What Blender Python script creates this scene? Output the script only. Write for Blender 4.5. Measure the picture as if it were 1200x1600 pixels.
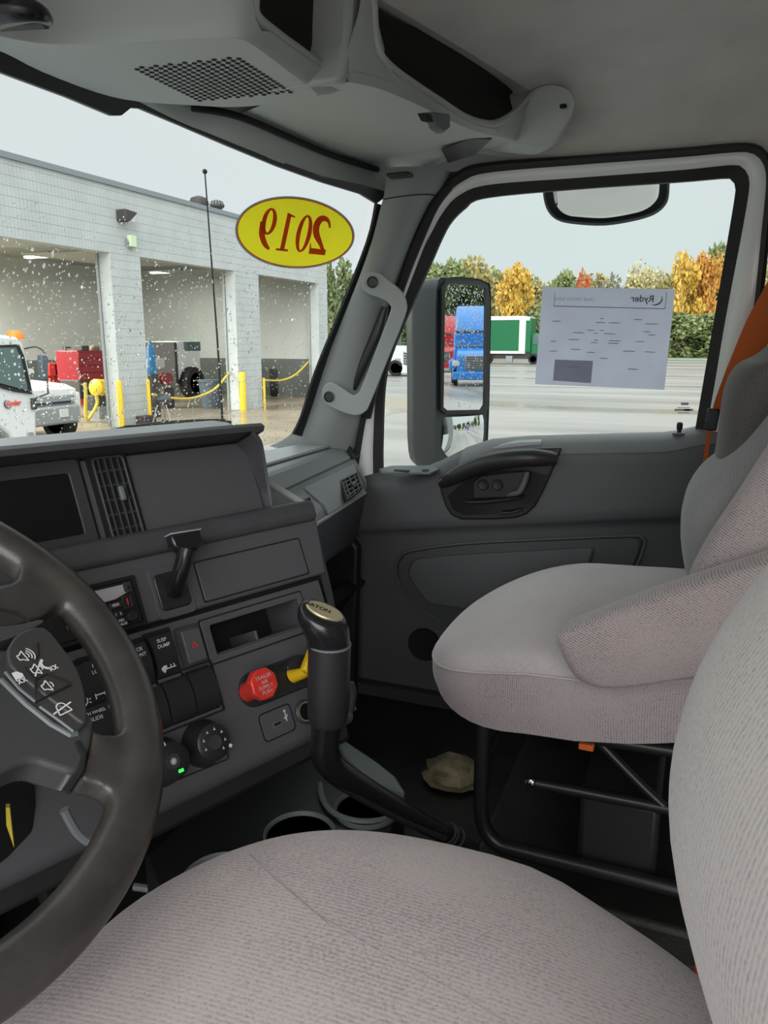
import bpy, bmesh, math, random
import numpy as np
from mathutils import Vector, Matrix
from mathutils.bvhtree import BVHTree
for o in list(bpy.data.objects): bpy.data.objects.remove(o)
scene = bpy.context.scene
COL = scene.collection
rnd = random.Random(7)

# ------------------------------------------------------------ camera
F = 1202.0                                   # focal length in pixels of a 1200 x 1600 frame
YAW = math.radians(22.0); PITCH = math.atan(268/F)
CAM = Vector((-0.80, 0.0, 0.90))
VD = Vector((math.cos(YAW)*math.cos(PITCH), math.sin(YAW)*math.cos(PITCH), -math.sin(PITCH)))
RD = Vector((math.sin(YAW), -math.cos(YAW), 0)); UD = RD.cross(VD)
cd = bpy.data.cameras.new('camera'); cam = bpy.data.objects.new('camera', cd); COL.objects.link(cam)
cd.sensor_fit = 'VERTICAL'; cd.sensor_height = 36.0; cd.lens = 36.0*F/1600.0
cd.clip_start = 0.02; cd.clip_end = 600
M = Matrix((RD, UD, -VD)).transposed().to_4x4(); M.translation = CAM
cam.matrix_world = M
scene.camera = cam

# ------------------------------------------------------------ light
scene.view_settings.view_transform = 'Standard'; scene.view_settings.look = 'None'
scene.view_settings.gamma = 1.0; scene.view_settings.use_curve_mapping = False
scene.view_settings.exposure = 0.0
world = bpy.data.worlds.new('overcast_sky'); scene.world = world; world.use_nodes = True
wn = world.node_tree; wn.nodes.clear()
wo = wn.nodes.new('ShaderNodeOutputWorld'); wb = wn.nodes.new('ShaderNodeBackground')
wt = wn.nodes.new('ShaderNodeTexCoord'); ws = wn.nodes.new('ShaderNodeSeparateXYZ')
wr = wn.nodes.new('ShaderNodeValToRGB'); wz = wn.nodes.new('ShaderNodeTexNoise')
wm = wn.nodes.new('ShaderNodeMix'); wm.data_type = 'RGBA'; wm.blend_type = 'MULTIPLY'; wm.inputs[0].default_value = 0.10
wz.inputs['Scale'].default_value = 2.2; wz.inputs['Detail'].default_value = 4
wn.links.new(wt.outputs['Generated'], ws.inputs[0]); wn.links.new(ws.outputs['Z'], wr.inputs[0])
wn.links.new(wt.outputs['Generated'], wz.inputs['Vector'])
wn.links.new(wr.outputs[0], wm.inputs[6]); wn.links.new(wz.outputs['Color'], wm.inputs[7])
wn.links.new(wm.outputs[2], wb.inputs[0]); wn.links.new(wb.outputs[0], wo.inputs[0])
# overcast sky: brightness rises steadily from the horizon to the zenith
SKY_H, SKY_Z = 0.86, 2.9
e = wr.color_ramp.elements
SKY_H *= 1.0
e[0].position = 0.34; e[0].color = (0.90*SKY_H, 0.97*SKY_H, 0.985*SKY_H, 1)
e[1].position = 1.0; e[1].color = (0.95*SKY_Z, 0.99*SKY_Z, 1.0*SKY_Z, 1)
wb.inputs[1].default_value = 1.0
sd = bpy.data.lights.new('veiled_sun', 'SUN'); sun = bpy.data.objects.new('veiled_sun', sd); COL.objects.link(sun)
sd.energy = 2.8; sd.angle = math.radians(50); sd.color = (1.0, 0.97, 0.95)
SUN_TO = Vector((0.86, 0.30, -0.42)).normalized()      # behind thin cloud, on the open driver's door side
sun.rotation_euler = SUN_TO.to_track_quat('-Z', 'Y').to_euler()

# ------------------------------------------------------------ pixel -> point helpers
def ray(px, py): return (VD + RD*((px-600)/F) - UD*((py-800)/F)).normalized()
def PLN(px, py, p0, n):
    d = ray(px, py); n = Vector(n); return CAM + d*((Vector(p0)-CAM).dot(n)/d.dot(n))
def PX(px, py, k): return PLN(px, py, (k,0,0), (1,0,0))
def PY(px, py, k): return PLN(px, py, (0,k,0), (0,1,0))
def PZ(px, py, k): return PLN(px, py, (0,0,k), (0,0,1))
def PD(px, py, h):
    d = ray(px, py); return CAM + d*(h/math.hypot(d.x, d.y))

# ------------------------------------------------------------ mesh builder
def basis(axis):
    a = Vector(axis).normalized(); t = Vector((0,0,1)) if abs(a.z) < 0.9 else Vector((1,0,0))
    x = t.cross(a).normalized(); return x, a.cross(x), a
def catmull(pts, k=6, closed=False):
    P = [Vector(p) for p in pts]; n = len(P); out = []
    rng = range(n) if closed else range(n-1)
    for i in rng:
        if closed: a,b,c,d = P[(i-1)%n],P[i],P[(i+1)%n],P[(i+2)%n]
        else: a,b,c,d = P[max(i-1,0)],P[i],P[i+1],P[min(i+2,n-1)]
        for j in range(k):
            t = j/k
            out.append(0.5*((2*b)+(c-a)*t+(2*a-5*b+4*c-d)*t*t+(3*b-a-3*c+d)*t**3))
    if not closed: out.append(P[-1])
    return out
def resample(pts, n):
    P = [Vector(p) for p in pts]; L = [0]
    for a,b in zip(P, P[1:]): L.append(L[-1]+(b-a).length)
    out = []; j = 0
    for i in range(n):
        s = L[-1]*i/(n-1)
        while j < len(P)-2 and L[j+1] < s: j += 1
        t = (s-L[j])/max(L[j+1]-L[j], 1e-9); out.append(P[j].lerp(P[j+1], min(max(t,0),1)))
    return out
class MB:
    def __init__(s): s.v = []; s.f = []; s.m = []
    def add(s, vs, fs, mi=0):
        b = len(s.v); s.v += [tuple(p) for p in vs]
        for f in fs: s.f.append([b+i for i in f]); s.m.append(mi)
        return s
    def box(s, c, size, axes=None, mi=0):
        c = Vector(c); X,Y,Z = axes if axes else (Vector((1,0,0)),Vector((0,1,0)),Vector((0,0,1)))
        X,Y,Z = X*size[0]/2, Y*size[1]/2, Z*size[2]/2
        vs = [c+sx*X+sy*Y+sz*Z for sz in (-1,1) for sy in (-1,1) for sx in (-1,1)]
        return s.add(vs, [(0,2,3,1),(4,5,7,6),(0,1,5,4),(2,6,7,3),(0,4,6,2),(1,3,7,5)], mi)
    def bounds(s, x0,x1,y0,y1,z0,z1, mi=0):
        return s.box(((x0+x1)/2,(y0+y1)/2,(z0+z1)/2), (abs(x1-x0),abs(y1-y0),abs(z1-z0)), None, mi)
    def prism(s, pts, vec, mi=0, scale=1.0):
        P = [Vector(p) for p in pts]; vec = Vector(vec); n = len(P); c = sum(P, Vector())/n
        Q = [c+(p-c)*scale+vec for p in P]
        return s.add(P+Q, [list(range(n-1,-1,-1)), list(range(n,2*n))]+[(i,(i+1)%n,n+(i+1)%n,n+i) for i in range(n)], mi)
    def loft(s, rings, closed=True, caps=True, mi=0):
        n = len(rings[0]); vs = [p for r in rings for p in r]; fs = []
        for i in range(len(rings)-1):
            for j in range(n if closed else n-1):
                k = (j+1)%n; fs.append((i*n+j, i*n+k, (i+1)*n+k, (i+1)*n+j))
        if caps and closed:
            fs.append(list(range(n-1,-1,-1))); fs.append([(len(rings)-1)*n+j for j in range(n)])
        return s.add(vs, fs, mi)
    def tube(s, path, r, n=10, mi=0, caps=True, flat=1.0):
        P = [Vector(p) for p in path]; m = len(P); R = r if isinstance(r,(list,tuple)) else [r]*m
        if len(R) != m: R = [np.interp(i/(m-1), np.linspace(0,1,len(R)), R) for i in range(m)]
        rings = []; up = None
        for i,p in enumerate(P):
            t = (P[min(i+1,m-1)]-P[max(i-1,0)]).normalized()
            if up is None: x,y,_ = basis(t)
            else:
                x = (up - t*up.dot(t)).normalized(); y = t.cross(x)
            up = x
            rings.append([p+(x*math.cos(2*math.pi*j/n)+y*math.sin(2*math.pi*j/n)*flat)*R[i] for j in range(n)])
        return s.loft(rings, True, caps, mi)
    def lathe(s, prof, o, axis, n=24, mi=0, caps=True):
        x,y,a = basis(axis); o = Vector(o)
        rings = [[o+a*h+(x*math.cos(2*math.pi*j/n)+y*math.sin(2*math.pi*j/n))*r for j in range(n)] for r,h in prof]
        return s.loft(rings, True, caps, mi)
    def ball(s, c, r, n=12, m=8, mi=0, sq=(1,1,1)):
        c = Vector(c); rings = []
        for i in range(m+1):
            th = math.pi*(0.03+0.94*i/m)
            rings.append([c+Vector((math.sin(th)*math.cos(2*math.pi*j/n)*sq[0], math.sin(th)*math.sin(2*math.pi*j/n)*sq[1], -math.cos(th)*sq[2]))*r for j in range(n)])
        return s.loft(rings, True, True, mi)
    def ring(s, outer, inner, vec, mi=0, closed=True):
        """flat band between two outlines of equal length, thickened by vec"""
        n = len(outer); vec = Vector(vec); O=[Vector(p) for p in outer]; I=[Vector(p) for p in inner]
        vs = O+I+[p+vec for p in O]+[p+vec for p in I]; fs = []
        for i in range(n if closed else n-1):
            k = (i+1)%n
            fs += [(i,k,n+k,n+i),(2*n+i,3*n+i,3*n+k,2*n+k),(i,2*n+i,2*n+k,k),(n+i,n+k,3*n+k,3*n+i)]
        if not closed: fs += [(0,n,3*n,2*n),(n-1,3*n-1,4*n-1,2*n-1)]
        return s.add(vs, fs, mi)
    def text(s, body, o, xd, yd, size, mi=0, off=0.0004, mirror=False, bold=0.0, thick=0.0, align='CENTER', shear=0.0, xs=1.0):
        o = Vector(o); xd = Vector(xd).normalized(); yd = Vector(yd).normalized(); n = xd.cross(yd).normalized()
        if mirror: xd = -xd
        vs, fs = text_data(body, bold, align, shear)
        k = size
        P = [o+xd*(v[0]*k*xs)+yd*(v[1]*k)+n*off for v in vs]
        if mirror: fs = [f[::-1] for f in fs]
        return s.add(P, fs, mi)
    def disc(s, outline, vec, rings=6, fit=None, mi=0):
        P = [Vector(p) for p in outline]; c = sum(P, Vector())/len(P)
        fit = fit or (lambda p: p)
        R = [[fit(c+(p-c)*(1-k/rings*0.98)) for p in P] for k in range(rings+1)]
        return s.loft([[p-Vector(vec) for p in R[0]]]+R, True, False, mi)
    def build(s, name, mats, parent=None, bevel=0, seg=2, subsurf=0, smooth=40, kind=None, label=None):
        V = np.array(s.v, dtype=float)
        c = (V.min(0)+V.max(0))/2
        me = bpy.data.meshes.new(name)
        me.from_pydata((V-c).tolist(), [], s.f)
        if not isinstance(mats,(list,tuple)): mats = [mats]
        for m in mats: me.materials.append(MAT[m] if isinstance(m,str) else m)
        me.polygons.foreach_set('material_index', s.m)
        bm = bmesh.new(); bm.from_mesh(me); bmesh.ops.recalc_face_normals(bm, faces=bm.faces); bm.to_mesh(me); bm.free()
        if smooth:
            me.polygons.foreach_set('use_smooth', [True]*len(me.polygons)); me.set_sharp_from_angle(angle=math.radians(smooth))
        me.update()
        o = bpy.data.objects.new(name, me); COL.objects.link(o); put(o, c, parent)
        if bevel:
            b = o.modifiers.new('bevel','BEVEL'); b.width = bevel; b.segments = seg; b.limit_method = 'ANGLE'; b.angle_limit = math.radians(35); b.harden_normals = False
        if subsurf:
            b = o.modifiers.new('subsurf','SUBSURF'); b.levels = subsurf; b.render_levels = subsurf
        if kind: o['kind'] = kind
        if label: o['label'] = label
        return o
WL = {}
def put(o, loc, parent):
    o.location = Vector(loc)
    WL[o.name] = Vector(loc)
    if parent is not None:
        o.parent = parent; o.location = Vector(loc) - WL[parent.name]
TXT = {}
def text_data(body, bold=0.0, align='CENTER', shear=0.0):
    key = (body,bold,align,shear)
    if key not in TXT:
        cu = bpy.data.curves.new('txt','FONT'); cu.body = body; cu.align_x = align; cu.align_y = 'CENTER'; cu.offset = bold; cu.shear = shear; cu.resolution_u = 3
        ob = bpy.data.objects.new('txt', cu); COL.objects.link(ob)
        dg = bpy.context.evaluated_depsgraph_get(); me = bpy.data.meshes.new_from_object(ob.evaluated_get(dg))
        TXT[key] = ([tuple(v.co) for v in me.vertices], [list(p.vertices) for p in me.polygons])
        bpy.data.objects.remove(ob); bpy.data.curves.remove(cu); bpy.data.meshes.remove(me)
    return TXT[key]
def thing(name, label, cat, loc=(0,0,0), group=None, kind=None):
    o = bpy.data.objects.new(name, None); COL.objects.link(o); o.empty_display_size = 0.05; put(o, loc, None)
    return tag(o, label, cat, group, kind)
def tag(o, label=None, cat=None, group=None, kind=None):
    if label: o['label'] = label
    if cat: o['category'] = cat
    if group: o['group'] = group
    if kind: o['kind'] = kind
    return o
def copy_thing(o, loc, label=None, rz=None, scale=None):
    c = o.copy(); COL.objects.link(c); c.location = Vector(loc); WL[c.name] = Vector(loc)
    if rz is not None: c.rotation_euler.z = rz
    if scale is not None: c.scale = scale
    if label: c['label'] = label
    for ch in list(o.children):
        d = ch.copy(); COL.objects.link(d); d.parent = c
        for g in list(ch.children):
            h = g.copy(); COL.objects.link(h); h.parent = d
    return c
def rrect(cx, cy, w, h, r, k=5):
    """rounded rectangle outline (2D)"""
    out = []
    for sx,sy,a0 in ((1,1,0),(-1,1,90),(-1,-1,180),(1,-1,270)):
        for j in range(k+1):
            a = math.radians(a0+90*j/k); out.append((cx+sx*(w/2-r)+r*math.cos(a), cy+sy*(h/2-r)+r*math.sin(a)))
    return out

# ------------------------------------------------------------ materials
MAT = {}
def mat(name, col, rough=0.5, metal=0.0, spec=0.5, noise=0.0, nscale=40, bump=0.0, bscale=900, col2=None, coat=0.0, stretch=None, emit=None, estr=1.0, alpha=None, detail=3, bdist=0.001, sheen=0.0):
    m = bpy.data.materials.new(name); m.use_nodes = True; nt = m.node_tree; b = nt.nodes['Principled BSDF']
    b.inputs['Base Color'].default_value = (*col,1); b.inputs['Roughness'].default_value = rough; b.inputs['Metallic'].default_value = metal
    b.inputs['Specular IOR Level'].default_value = spec
    if coat: b.inputs['Coat Weight'].default_value = coat; b.inputs['Coat Roughness'].default_value = 0.1
    if sheen: b.inputs['Sheen Weight'].default_value = sheen; b.inputs['Sheen Roughness'].default_value = 0.5
    if emit: b.inputs['Emission Color'].default_value = (*emit,1); b.inputs['Emission Strength'].default_value = estr
    if alpha is not None: b.inputs['Alpha'].default_value = alpha
    tc = nt.nodes.new('ShaderNodeTexCoord'); mp = nt.nodes.new('ShaderNodeMapping'); nt.links.new(tc.outputs['Object'], mp.inputs[0])
    if stretch: mp.inputs['Scale'].default_value = stretch
    if noise or col2:
        nz = nt.nodes.new('ShaderNodeTexNoise'); nz.inputs['Scale'].default_value = nscale; nz.inputs['Detail'].default_value = detail
        nt.links.new(mp.outputs[0], nz.inputs['Vector'])
        mx = nt.nodes.new('ShaderNodeMix'); mx.data_type = 'RGBA'
        c2 = col2 if col2 else tuple(c*(1-noise) for c in col)
        mx.inputs[6].default_value = (*col,1); mx.inputs[7].default_value = (*c2,1)
        rp = nt.nodes.new('ShaderNodeValToRGB'); rp.color_ramp.elements[0].position = 0.35; rp.color_ramp.elements[1].position = 0.65
        nt.links.new(nz.outputs['Fac'], rp.inputs[0]); nt.links.new(rp.outputs[0], mx.inputs[0]); nt.links.new(mx.outputs[2], b.inputs['Base Color'])
    if bump:
        n2 = nt.nodes.new('ShaderNodeTexNoise'); n2.inputs['Scale'].default_value = bscale; n2.inputs['Detail'].default_value = 2
        nt.links.new(tc.outputs['Object'], n2.inputs['Vector'])
        bp = nt.nodes.new('ShaderNodeBump'); bp.inputs['Strength'].default_value = bump; bp.inputs['Distance'].default_value = bdist
        nt.links.new(n2.outputs['Fac'], bp.inputs['Height']); nt.links.new(bp.outputs[0], b.inputs['Normal'])
    MAT[name] = m; return m
def fabric(name, col, col2, rib=0.0055, axis='X', ribdepth=0.55, sheen=0.25, rot=(0,0,0)):
    """woven seat cloth: fine ribs broken up by thread noise, plus soft wear blotches"""
    m = bpy.data.materials.new(name); m.use_nodes = True; nt = m.node_tree; b = nt.nodes['Principled BSDF']; L = nt.links.new
    b.inputs['Roughness'].default_value = 0.95; b.inputs['Specular IOR Level'].default_value = 0.15
    b.inputs['Sheen Weight'].default_value = sheen; b.inputs['Sheen Roughness'].default_value = 0.4
    tc = nt.nodes.new('ShaderNodeTexCoord'); mp = nt.nodes.new('ShaderNodeMapping'); mp.inputs['Rotation'].default_value = rot; L(tc.outputs['Object'], mp.inputs[0])
    wv = nt.nodes.new('ShaderNodeTexWave'); wv.bands_direction = axis; wv.inputs['Scale'].default_value = 2*math.pi/(20*rib)
    wv.inputs['Distortion'].default_value = 1.2; wv.inputs['Detail'].default_value = 2; wv.inputs['Detail Scale'].default_value = 3
    L(mp.outputs[0], wv.inputs[0])
    th = nt.nodes.new('ShaderNodeTexNoise'); th.inputs['Scale'].default_value = 420; th.inputs['Detail'].default_value = 1; L(mp.outputs[0], th.inputs[0])
    bl = nt.nodes.new('ShaderNodeTexNoise'); bl.inputs['Scale'].default_value = 9; bl.inputs['Detail'].default_value = 4; L(tc.outputs['Object'], bl.inputs[0])
    a1 = nt.nodes.new('ShaderNodeMath'); a1.operation = 'MULTIPLY'; L(wv.outputs['Fac'], a1.inputs[0]); a1.inputs[1].default_value = ribdepth
    a2 = nt.nodes.new('ShaderNodeMath'); a2.operation = 'MULTIPLY_ADD'; L(th.outputs['Fac'], a2.inputs[0]); a2.inputs[1].default_value = 0.9; L(a1.outputs[0], a2.inputs[2])
    a3 = nt.nodes.new('ShaderNodeMath'); a3.operation = 'MULTIPLY_ADD'; L(bl.outputs['Fac'], a3.inputs[0]); a3.inputs[1].default_value = 0.7; L(a2.outputs[0], a3.inputs[2])
    rp = nt.nodes.new('ShaderNodeValToRGB'); L(a3.outputs[0], rp.inputs[0])
    k = ribdepth/2+0.8
    rp.color_ramp.elements[0].position = max(0,k-0.45); rp.color_ramp.elements[0].color = (*col2,1)
    rp.color_ramp.elements[1].position = min(1,k+0.35); rp.color_ramp.elements[1].color = (*col,1)
    L(rp.outputs[0], b.inputs['Base Color'])
    bp = nt.nodes.new('ShaderNodeBump'); bp.inputs['Strength'].default_value = 0.3; bp.inputs['Distance'].default_value = 0.001
    L(a2.outputs[0], bp.inputs['Height']); L(bp.outputs[0], b.inputs['Normal'])
    MAT[name] = m; return m
def glass(name, tint=(0.95,0.98,0.97), refl=0.05):
    m = bpy.data.materials.new(name); m.use_nodes = True; nt = m.node_tree; nt.nodes.clear()
    o = nt.nodes.new('ShaderNodeOutputMaterial'); t = nt.nodes.new('ShaderNodeBsdfTransparent'); g = nt.nodes.new('ShaderNodeBsdfGlossy')
    mx = nt.nodes.new('ShaderNodeMixShader'); fr = nt.nodes.new('ShaderNodeLayerWeight'); fr.inputs['Blend'].default_value = refl
    t.inputs[0].default_value = (*tint,1); g.inputs['Roughness'].default_value = 0.02
    mu = nt.nodes.new('ShaderNodeMath'); mu.operation = 'MULTIPLY'; mu.inputs[1].default_value = 0.5
    nt.links.new(fr.outputs['Fresnel'], mu.inputs[0]); nt.links.new(mu.outputs[0], mx.inputs[0])
    nt.links.new(t.outputs[0], mx.inputs[1]); nt.links.new(g.outputs[0], mx.inputs[2]); nt.links.new(mx.outputs[0], o.inputs[0])
    MAT[name] = m; return m

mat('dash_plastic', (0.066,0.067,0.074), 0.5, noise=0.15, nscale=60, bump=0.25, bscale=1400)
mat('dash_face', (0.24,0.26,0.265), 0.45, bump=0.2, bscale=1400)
mat('dash_right', (0.19,0.205,0.21), 0.5, bump=0.2, bscale=1400)  # dash_face and dash_right: light on the passenger side put into paler plastic
mat('dash_top_lit', (0.34,0.36,0.37), 0.36, bump=0.2, bscale=1400)  # sky glow on upward surfaces put into a paler grey
mat('panel_plastic', (0.085,0.086,0.094), 0.5, bump=0.25, bscale=1500)
mat('gloss_black', (0.012,0.012,0.014), 0.22)
mat('satin_black', (0.020,0.020,0.022), 0.42)
mat('deep_black', (0.006,0.006,0.006), 0.8)
mat('rubber_black', (0.018,0.018,0.018), 0.7)
mat('grille_slat', (0.045,0.045,0.048), 0.45)
mat('screen_black', (0.006,0.006,0.008), 0.12)
mat('switch_black', (0.022,0.022,0.025), 0.38)
mat('mark_white', (0.75,0.75,0.75), 0.5)
mat('mark_grey', (0.45,0.43,0.46), 0.5)
mat('steer_leather', (0.056,0.050,0.046), 0.32, noise=0.35, nscale=25, bump=0.3, bscale=700, bdist=0.0006)
mat('wheel_plastic', (0.055,0.056,0.060), 0.45, bump=0.2, bscale=1200)
mat('button_pad', (0.042,0.040,0.040), 0.5)
mat('door_plastic', (0.088,0.091,0.096), 0.55, bump=0.25, bscale=1200)
mat('belt_lit_grey', (0.17,0.18,0.185), 0.5, bump=0.2, bscale=1200)  # door plastic made paler for the sky light on the ledge
mat('door_plastic_dark', (0.062,0.064,0.068), 0.55, bump=0.2, bscale=1200)
mat('pillar_plastic', (0.27,0.295,0.29), 0.55, bump=0.2, bscale=1200)
mat('handle_grey', (0.31,0.335,0.335), 0.5)
mat('white_paint', (0.80,0.83,0.80), 0.35, coat=0.3)
mat('headliner', (0.66,0.65,0.61), 0.95, noise=0.12, nscale=8, bump=0.3, bscale=900)
mat('overhead_plastic', (0.44,0.47,0.455), 0.6, bump=0.2, bscale=1200)
mat('overhead_net', (0.012,0.011,0.011), 0.9)
mat('floor_rubber', (0.015,0.0145,0.0135), 0.5, noise=0.4, nscale=14, bump=0.3, bscale=160, bdist=0.002)
mat('console_grey', (0.14,0.16,0.165), 0.5)
mat('frame_black', (0.014,0.014,0.015), 0.35)
mat('belt_orange', (0.62,0.13,0.02), 0.75, bump=0.3, bscale=700)
mat('knob_red', (0.72,0.045,0.03), 0.3, noise=0.2, nscale=60)
mat('knob_yellow', (0.80,0.50,0.01), 0.35)
mat('badge_gold', (0.78,0.66,0.42), 0.28, metal=0.75)
mat('chrome', (0.75,0.75,0.76), 0.18, metal=1.0)
mat('brass_dull', (0.55,0.5,0.42), 0.35, metal=0.8)
mat('green_led', (0.05,0.6,0.08), 0.5, emit=(0.03,0.8,0.08), estr=1.2)
mat('buckle_red', (0.6,0.03,0.02), 0.4)
mat('tag_yellow', (0.55,0.42,0.03), 0.6)
mat('paper', (0.50,0.51,0.57), 0.9)
mat('paper_ink', (0.12,0.12,0.13), 0.9)
mat('paper_ink_pale', (0.34,0.35,0.40), 0.9)
mat('paper_shade', (0.36,0.365,0.43), 0.9)
mat('dull_tan', (0.26,0.22,0.13), 0.7, noise=0.6, nscale=30)
mat('mirror_glass', (0.86,0.88,0.88), 0.015, metal=1.0)
mat('mirror_housing', (0.035,0.038,0.041), 0.4)
mat('wiper_black', (0.015,0.015,0.016), 0.5)
fabric('seat_cloth', (0.48,0.42,0.415), (0.26,0.22,0.222), rib=0.0036, axis='X', ribdepth=0.22)
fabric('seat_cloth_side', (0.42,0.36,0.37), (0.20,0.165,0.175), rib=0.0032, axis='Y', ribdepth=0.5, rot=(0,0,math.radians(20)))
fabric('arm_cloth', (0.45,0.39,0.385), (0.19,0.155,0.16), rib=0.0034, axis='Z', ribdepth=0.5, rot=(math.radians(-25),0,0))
fabric('seat_velour', (0.48,0.44,0.445), (0.34,0.315,0.32), rib=0.004, axis='Y', ribdepth=0.15, sheen=0.35)
fabric('back_velour', (0.29,0.285,0.285), (0.20,0.195,0.20), rib=0.004, axis='Y', ribdepth=0.15, sheen=0.3)
fabric('seat_dark_cloth', (0.115,0.105,0.10), (0.07,0.063,0.06), rib=0.004, axis='Y', ribdepth=0.2)
fabric('back_cloth', (0.58,0.53,0.515), (0.33,0.295,0.295), rib=0.0034, axis='X', ribdepth=0.35)
mat('seam_thread', (0.30,0.265,0.265), 0.9)
glass('cab_glass')
mat('vehicle_glass', (0.10,0.15,0.15), 0.06)
def translucent(name, col, mixf=0.5):
    m = bpy.data.materials.new(name); m.use_nodes = True; nt = m.node_tree; nt.nodes.clear()
    o = nt.nodes.new('ShaderNodeOutputMaterial'); d = nt.nodes.new('ShaderNodeBsdfDiffuse'); t = nt.nodes.new('ShaderNodeBsdfTranslucent'); mx = nt.nodes.new('ShaderNodeMixShader')
    nz = nt.nodes.new('ShaderNodeTexNoise'); nz.inputs['Scale'].default_value = 18; mc = nt.nodes.new('ShaderNodeMix'); mc.data_type = 'RGBA'
    tc = nt.nodes.new('ShaderNodeTexCoord'); nt.links.new(tc.outputs['Object'], nz.inputs[0]); nt.links.new(nz.outputs['Fac'], mc.inputs[0])
    mc.inputs[6].default_value = (*col,1); mc.inputs[7].default_value = (*[c*0.9 for c in col],1)
    nt.links.new(mc.outputs[2], d.inputs[0]); nt.links.new(mc.outputs[2], t.inputs[0]); mx.inputs[0].default_value = mixf
    nt.links.new(d.outputs[0], mx.inputs[1]); nt.links.new(t.outputs[0], mx.inputs[2]); nt.links.new(mx.outputs[0], o.inputs[0]); MAT[name] = m
translucent('sticker_yellow', (0.90,0.82,0.03), 0.7)
translucent('sticker_red', (0.80,0.22,0.06), 0.7)
translucent('sticker_rim', (0.55,0.57,0.57), 0.6)
translucent('paper_sheet', (0.80,0.82,0.90), 0.75)

def structure(mb, name, m, **k): return tag(mb.build(name, m, **k), kind='structure')

# ================================================================ CAB SHELL
# floor pan, with the passenger riser
fb = MB(); fb.bounds(-0.98, 1.0, -0.75, 1.0, -0.06, 0.0)
floor = structure(fb, 'floor', 'floor_rubber')
MB().bounds(0.24, 0.86, -0.55, 0.285, 0.0, 0.07).build('seat_riser', 'floor_rubber', floor, bevel=0.01)
MB().bounds(0.90, 0.955, -0.2, 0.85, -0.02, 0.03).build('sill_plate', 'grille_slat', floor, bevel=0.006)
# headliner: gentle dome that rolls down to the door tops
xs = [-0.98,-0.9,-0.8,-0.6,-0.3,0.0,0.3,0.45,0.55,0.70,0.80,0.87,0.91,0.93,0.96]
zs = [1.27,1.33,1.375,1.425,1.45,1.455,1.445,1.435,1.425,1.40,1.37,1.335,1.30,1.265,1.22]
def y_pocket(x): return float(np.interp(x,[-0.3,0.28,0.30,0.405,0.52,0.657,0.81,0.905],[0.465,0.465,0.455,0.43,0.40,0.37,0.335,0.30]))
rings = []
for f in (0,0.25,0.5,0.65,0.8,0.92,1.0):
    row = []
    for x,z in zip(xs,zs):
        y = -0.75+(y_pocket(x)+0.75)*f; zf = min(1.362,z); k = max(0.0,(y+0.05)/(y_pocket(x)+0.05)); row.append(Vector((x,y,z+(zf-z)*k*k)))
    rings.append(row)
cb = MB(); cb.loft(rings, closed=False, caps=False)
cb.loft([[p+Vector((0,0,0.05)) for p in r] for r in rings], closed=False, caps=False)
cb.loft([rings[-1],[p+Vector((0,0.25,0.05)) for p in rings[-1]]], closed=False, caps=False)
structure(cb, 'ceiling', 'headliner', smooth=60)
# roof above the windshield header
rf = MB(); rf.bounds(-0.95,0.96,0.40,1.02,1.46,1.54)
structure(rf, 'ceiling_header', 'overhead_net')
# back wall
wbk = MB(); wbk.bounds(-0.98,1.0,-0.80,-0.75,-0.06,1.55)
structure(wbk, 'wall_back', 'headliner')
# rear quarter behind the passenger door
wq = MB(); wq.bounds(0.915,0.99,-0.75,-0.15,-0.06,1.30)
wq.loft([[Vector((0.915,-0.15,-0.06)),Vector((0.985,-0.13,-0.06)),Vector((0.985,-0.22,-0.06))],[Vector((0.915,-0.15,1.3)),Vector((0.985,-0.13,1.3)),Vector((0.985,-0.22,1.3))]])
structure(wq, 'wall_right', 'pillar_plastic', bevel=0.01)
# firewall under the dash
fw = MB(); fw.bounds(-0.95,1.0,0.92,0.97,-0.06,0.62)
fw.box((0.0,0.86,0.16),(1.86,0.03,0.36),(Vector((1,0,0)),Vector((0,0.82,0.57)),Vector((0,-0.57,0.82))))
structure(fw, 'wall_front', 'floor_rubber')
kk = MB(); kk.prism([(0.872,0.76,0.0),(0.872,0.95,0.0),(0.872,0.95,0.44),(0.872,0.79,0.46),(0.872,0.745,0.40)],(0.03,0,0)); structure(kk,'shade_panel','floor_rubber',bevel=0.008)  # dark panel added to give the black of the shaded footwell corner
t6 = MB(); t6.bounds(0.935,0.965,0.36,0.655,1.245,1.40); structure(t6,'trim_6','overhead_plastic')

# ---------------------------------------------------------------- windshield
def ws_y(x, z): return 0.884 + 0.18*(1-(x/0.85)**2) - 0.41*(z-0.668)
def PW(px, py, off=0.0):
    d = ray(px, py); t = 0.3; 
    for i in range(60):
        p = CAM + d*t; g = p.y - (ws_y(p.x, p.z)-off); p2 = CAM + d*(t+1e-4); g2 = p2.y-(ws_y(p2.x,p2.z)-off)
        dt = -g/((g2-g)/1e-4)
        t += max(-0.3, min(0.3, dt))
    return CAM + d*t
def ws_normal(x, z):
    # towards the cab
    dydx = -0.18*2*x/0.85**2
    return Vector((dydx, -1, -0.41)).normalized()
g = MB(); rows = []
for i in range(9):
    z = 0.60 + (1.25-0.60)*i/8; rows.append([Vector((x, ws_y(x,z), z)) for x in np.linspace(-0.84,0.86-0.05*i/8,24)])
g.loft(rows, closed=False, caps=False)
window1 = structure(g, 'window_1', 'cab_glass')
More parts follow.
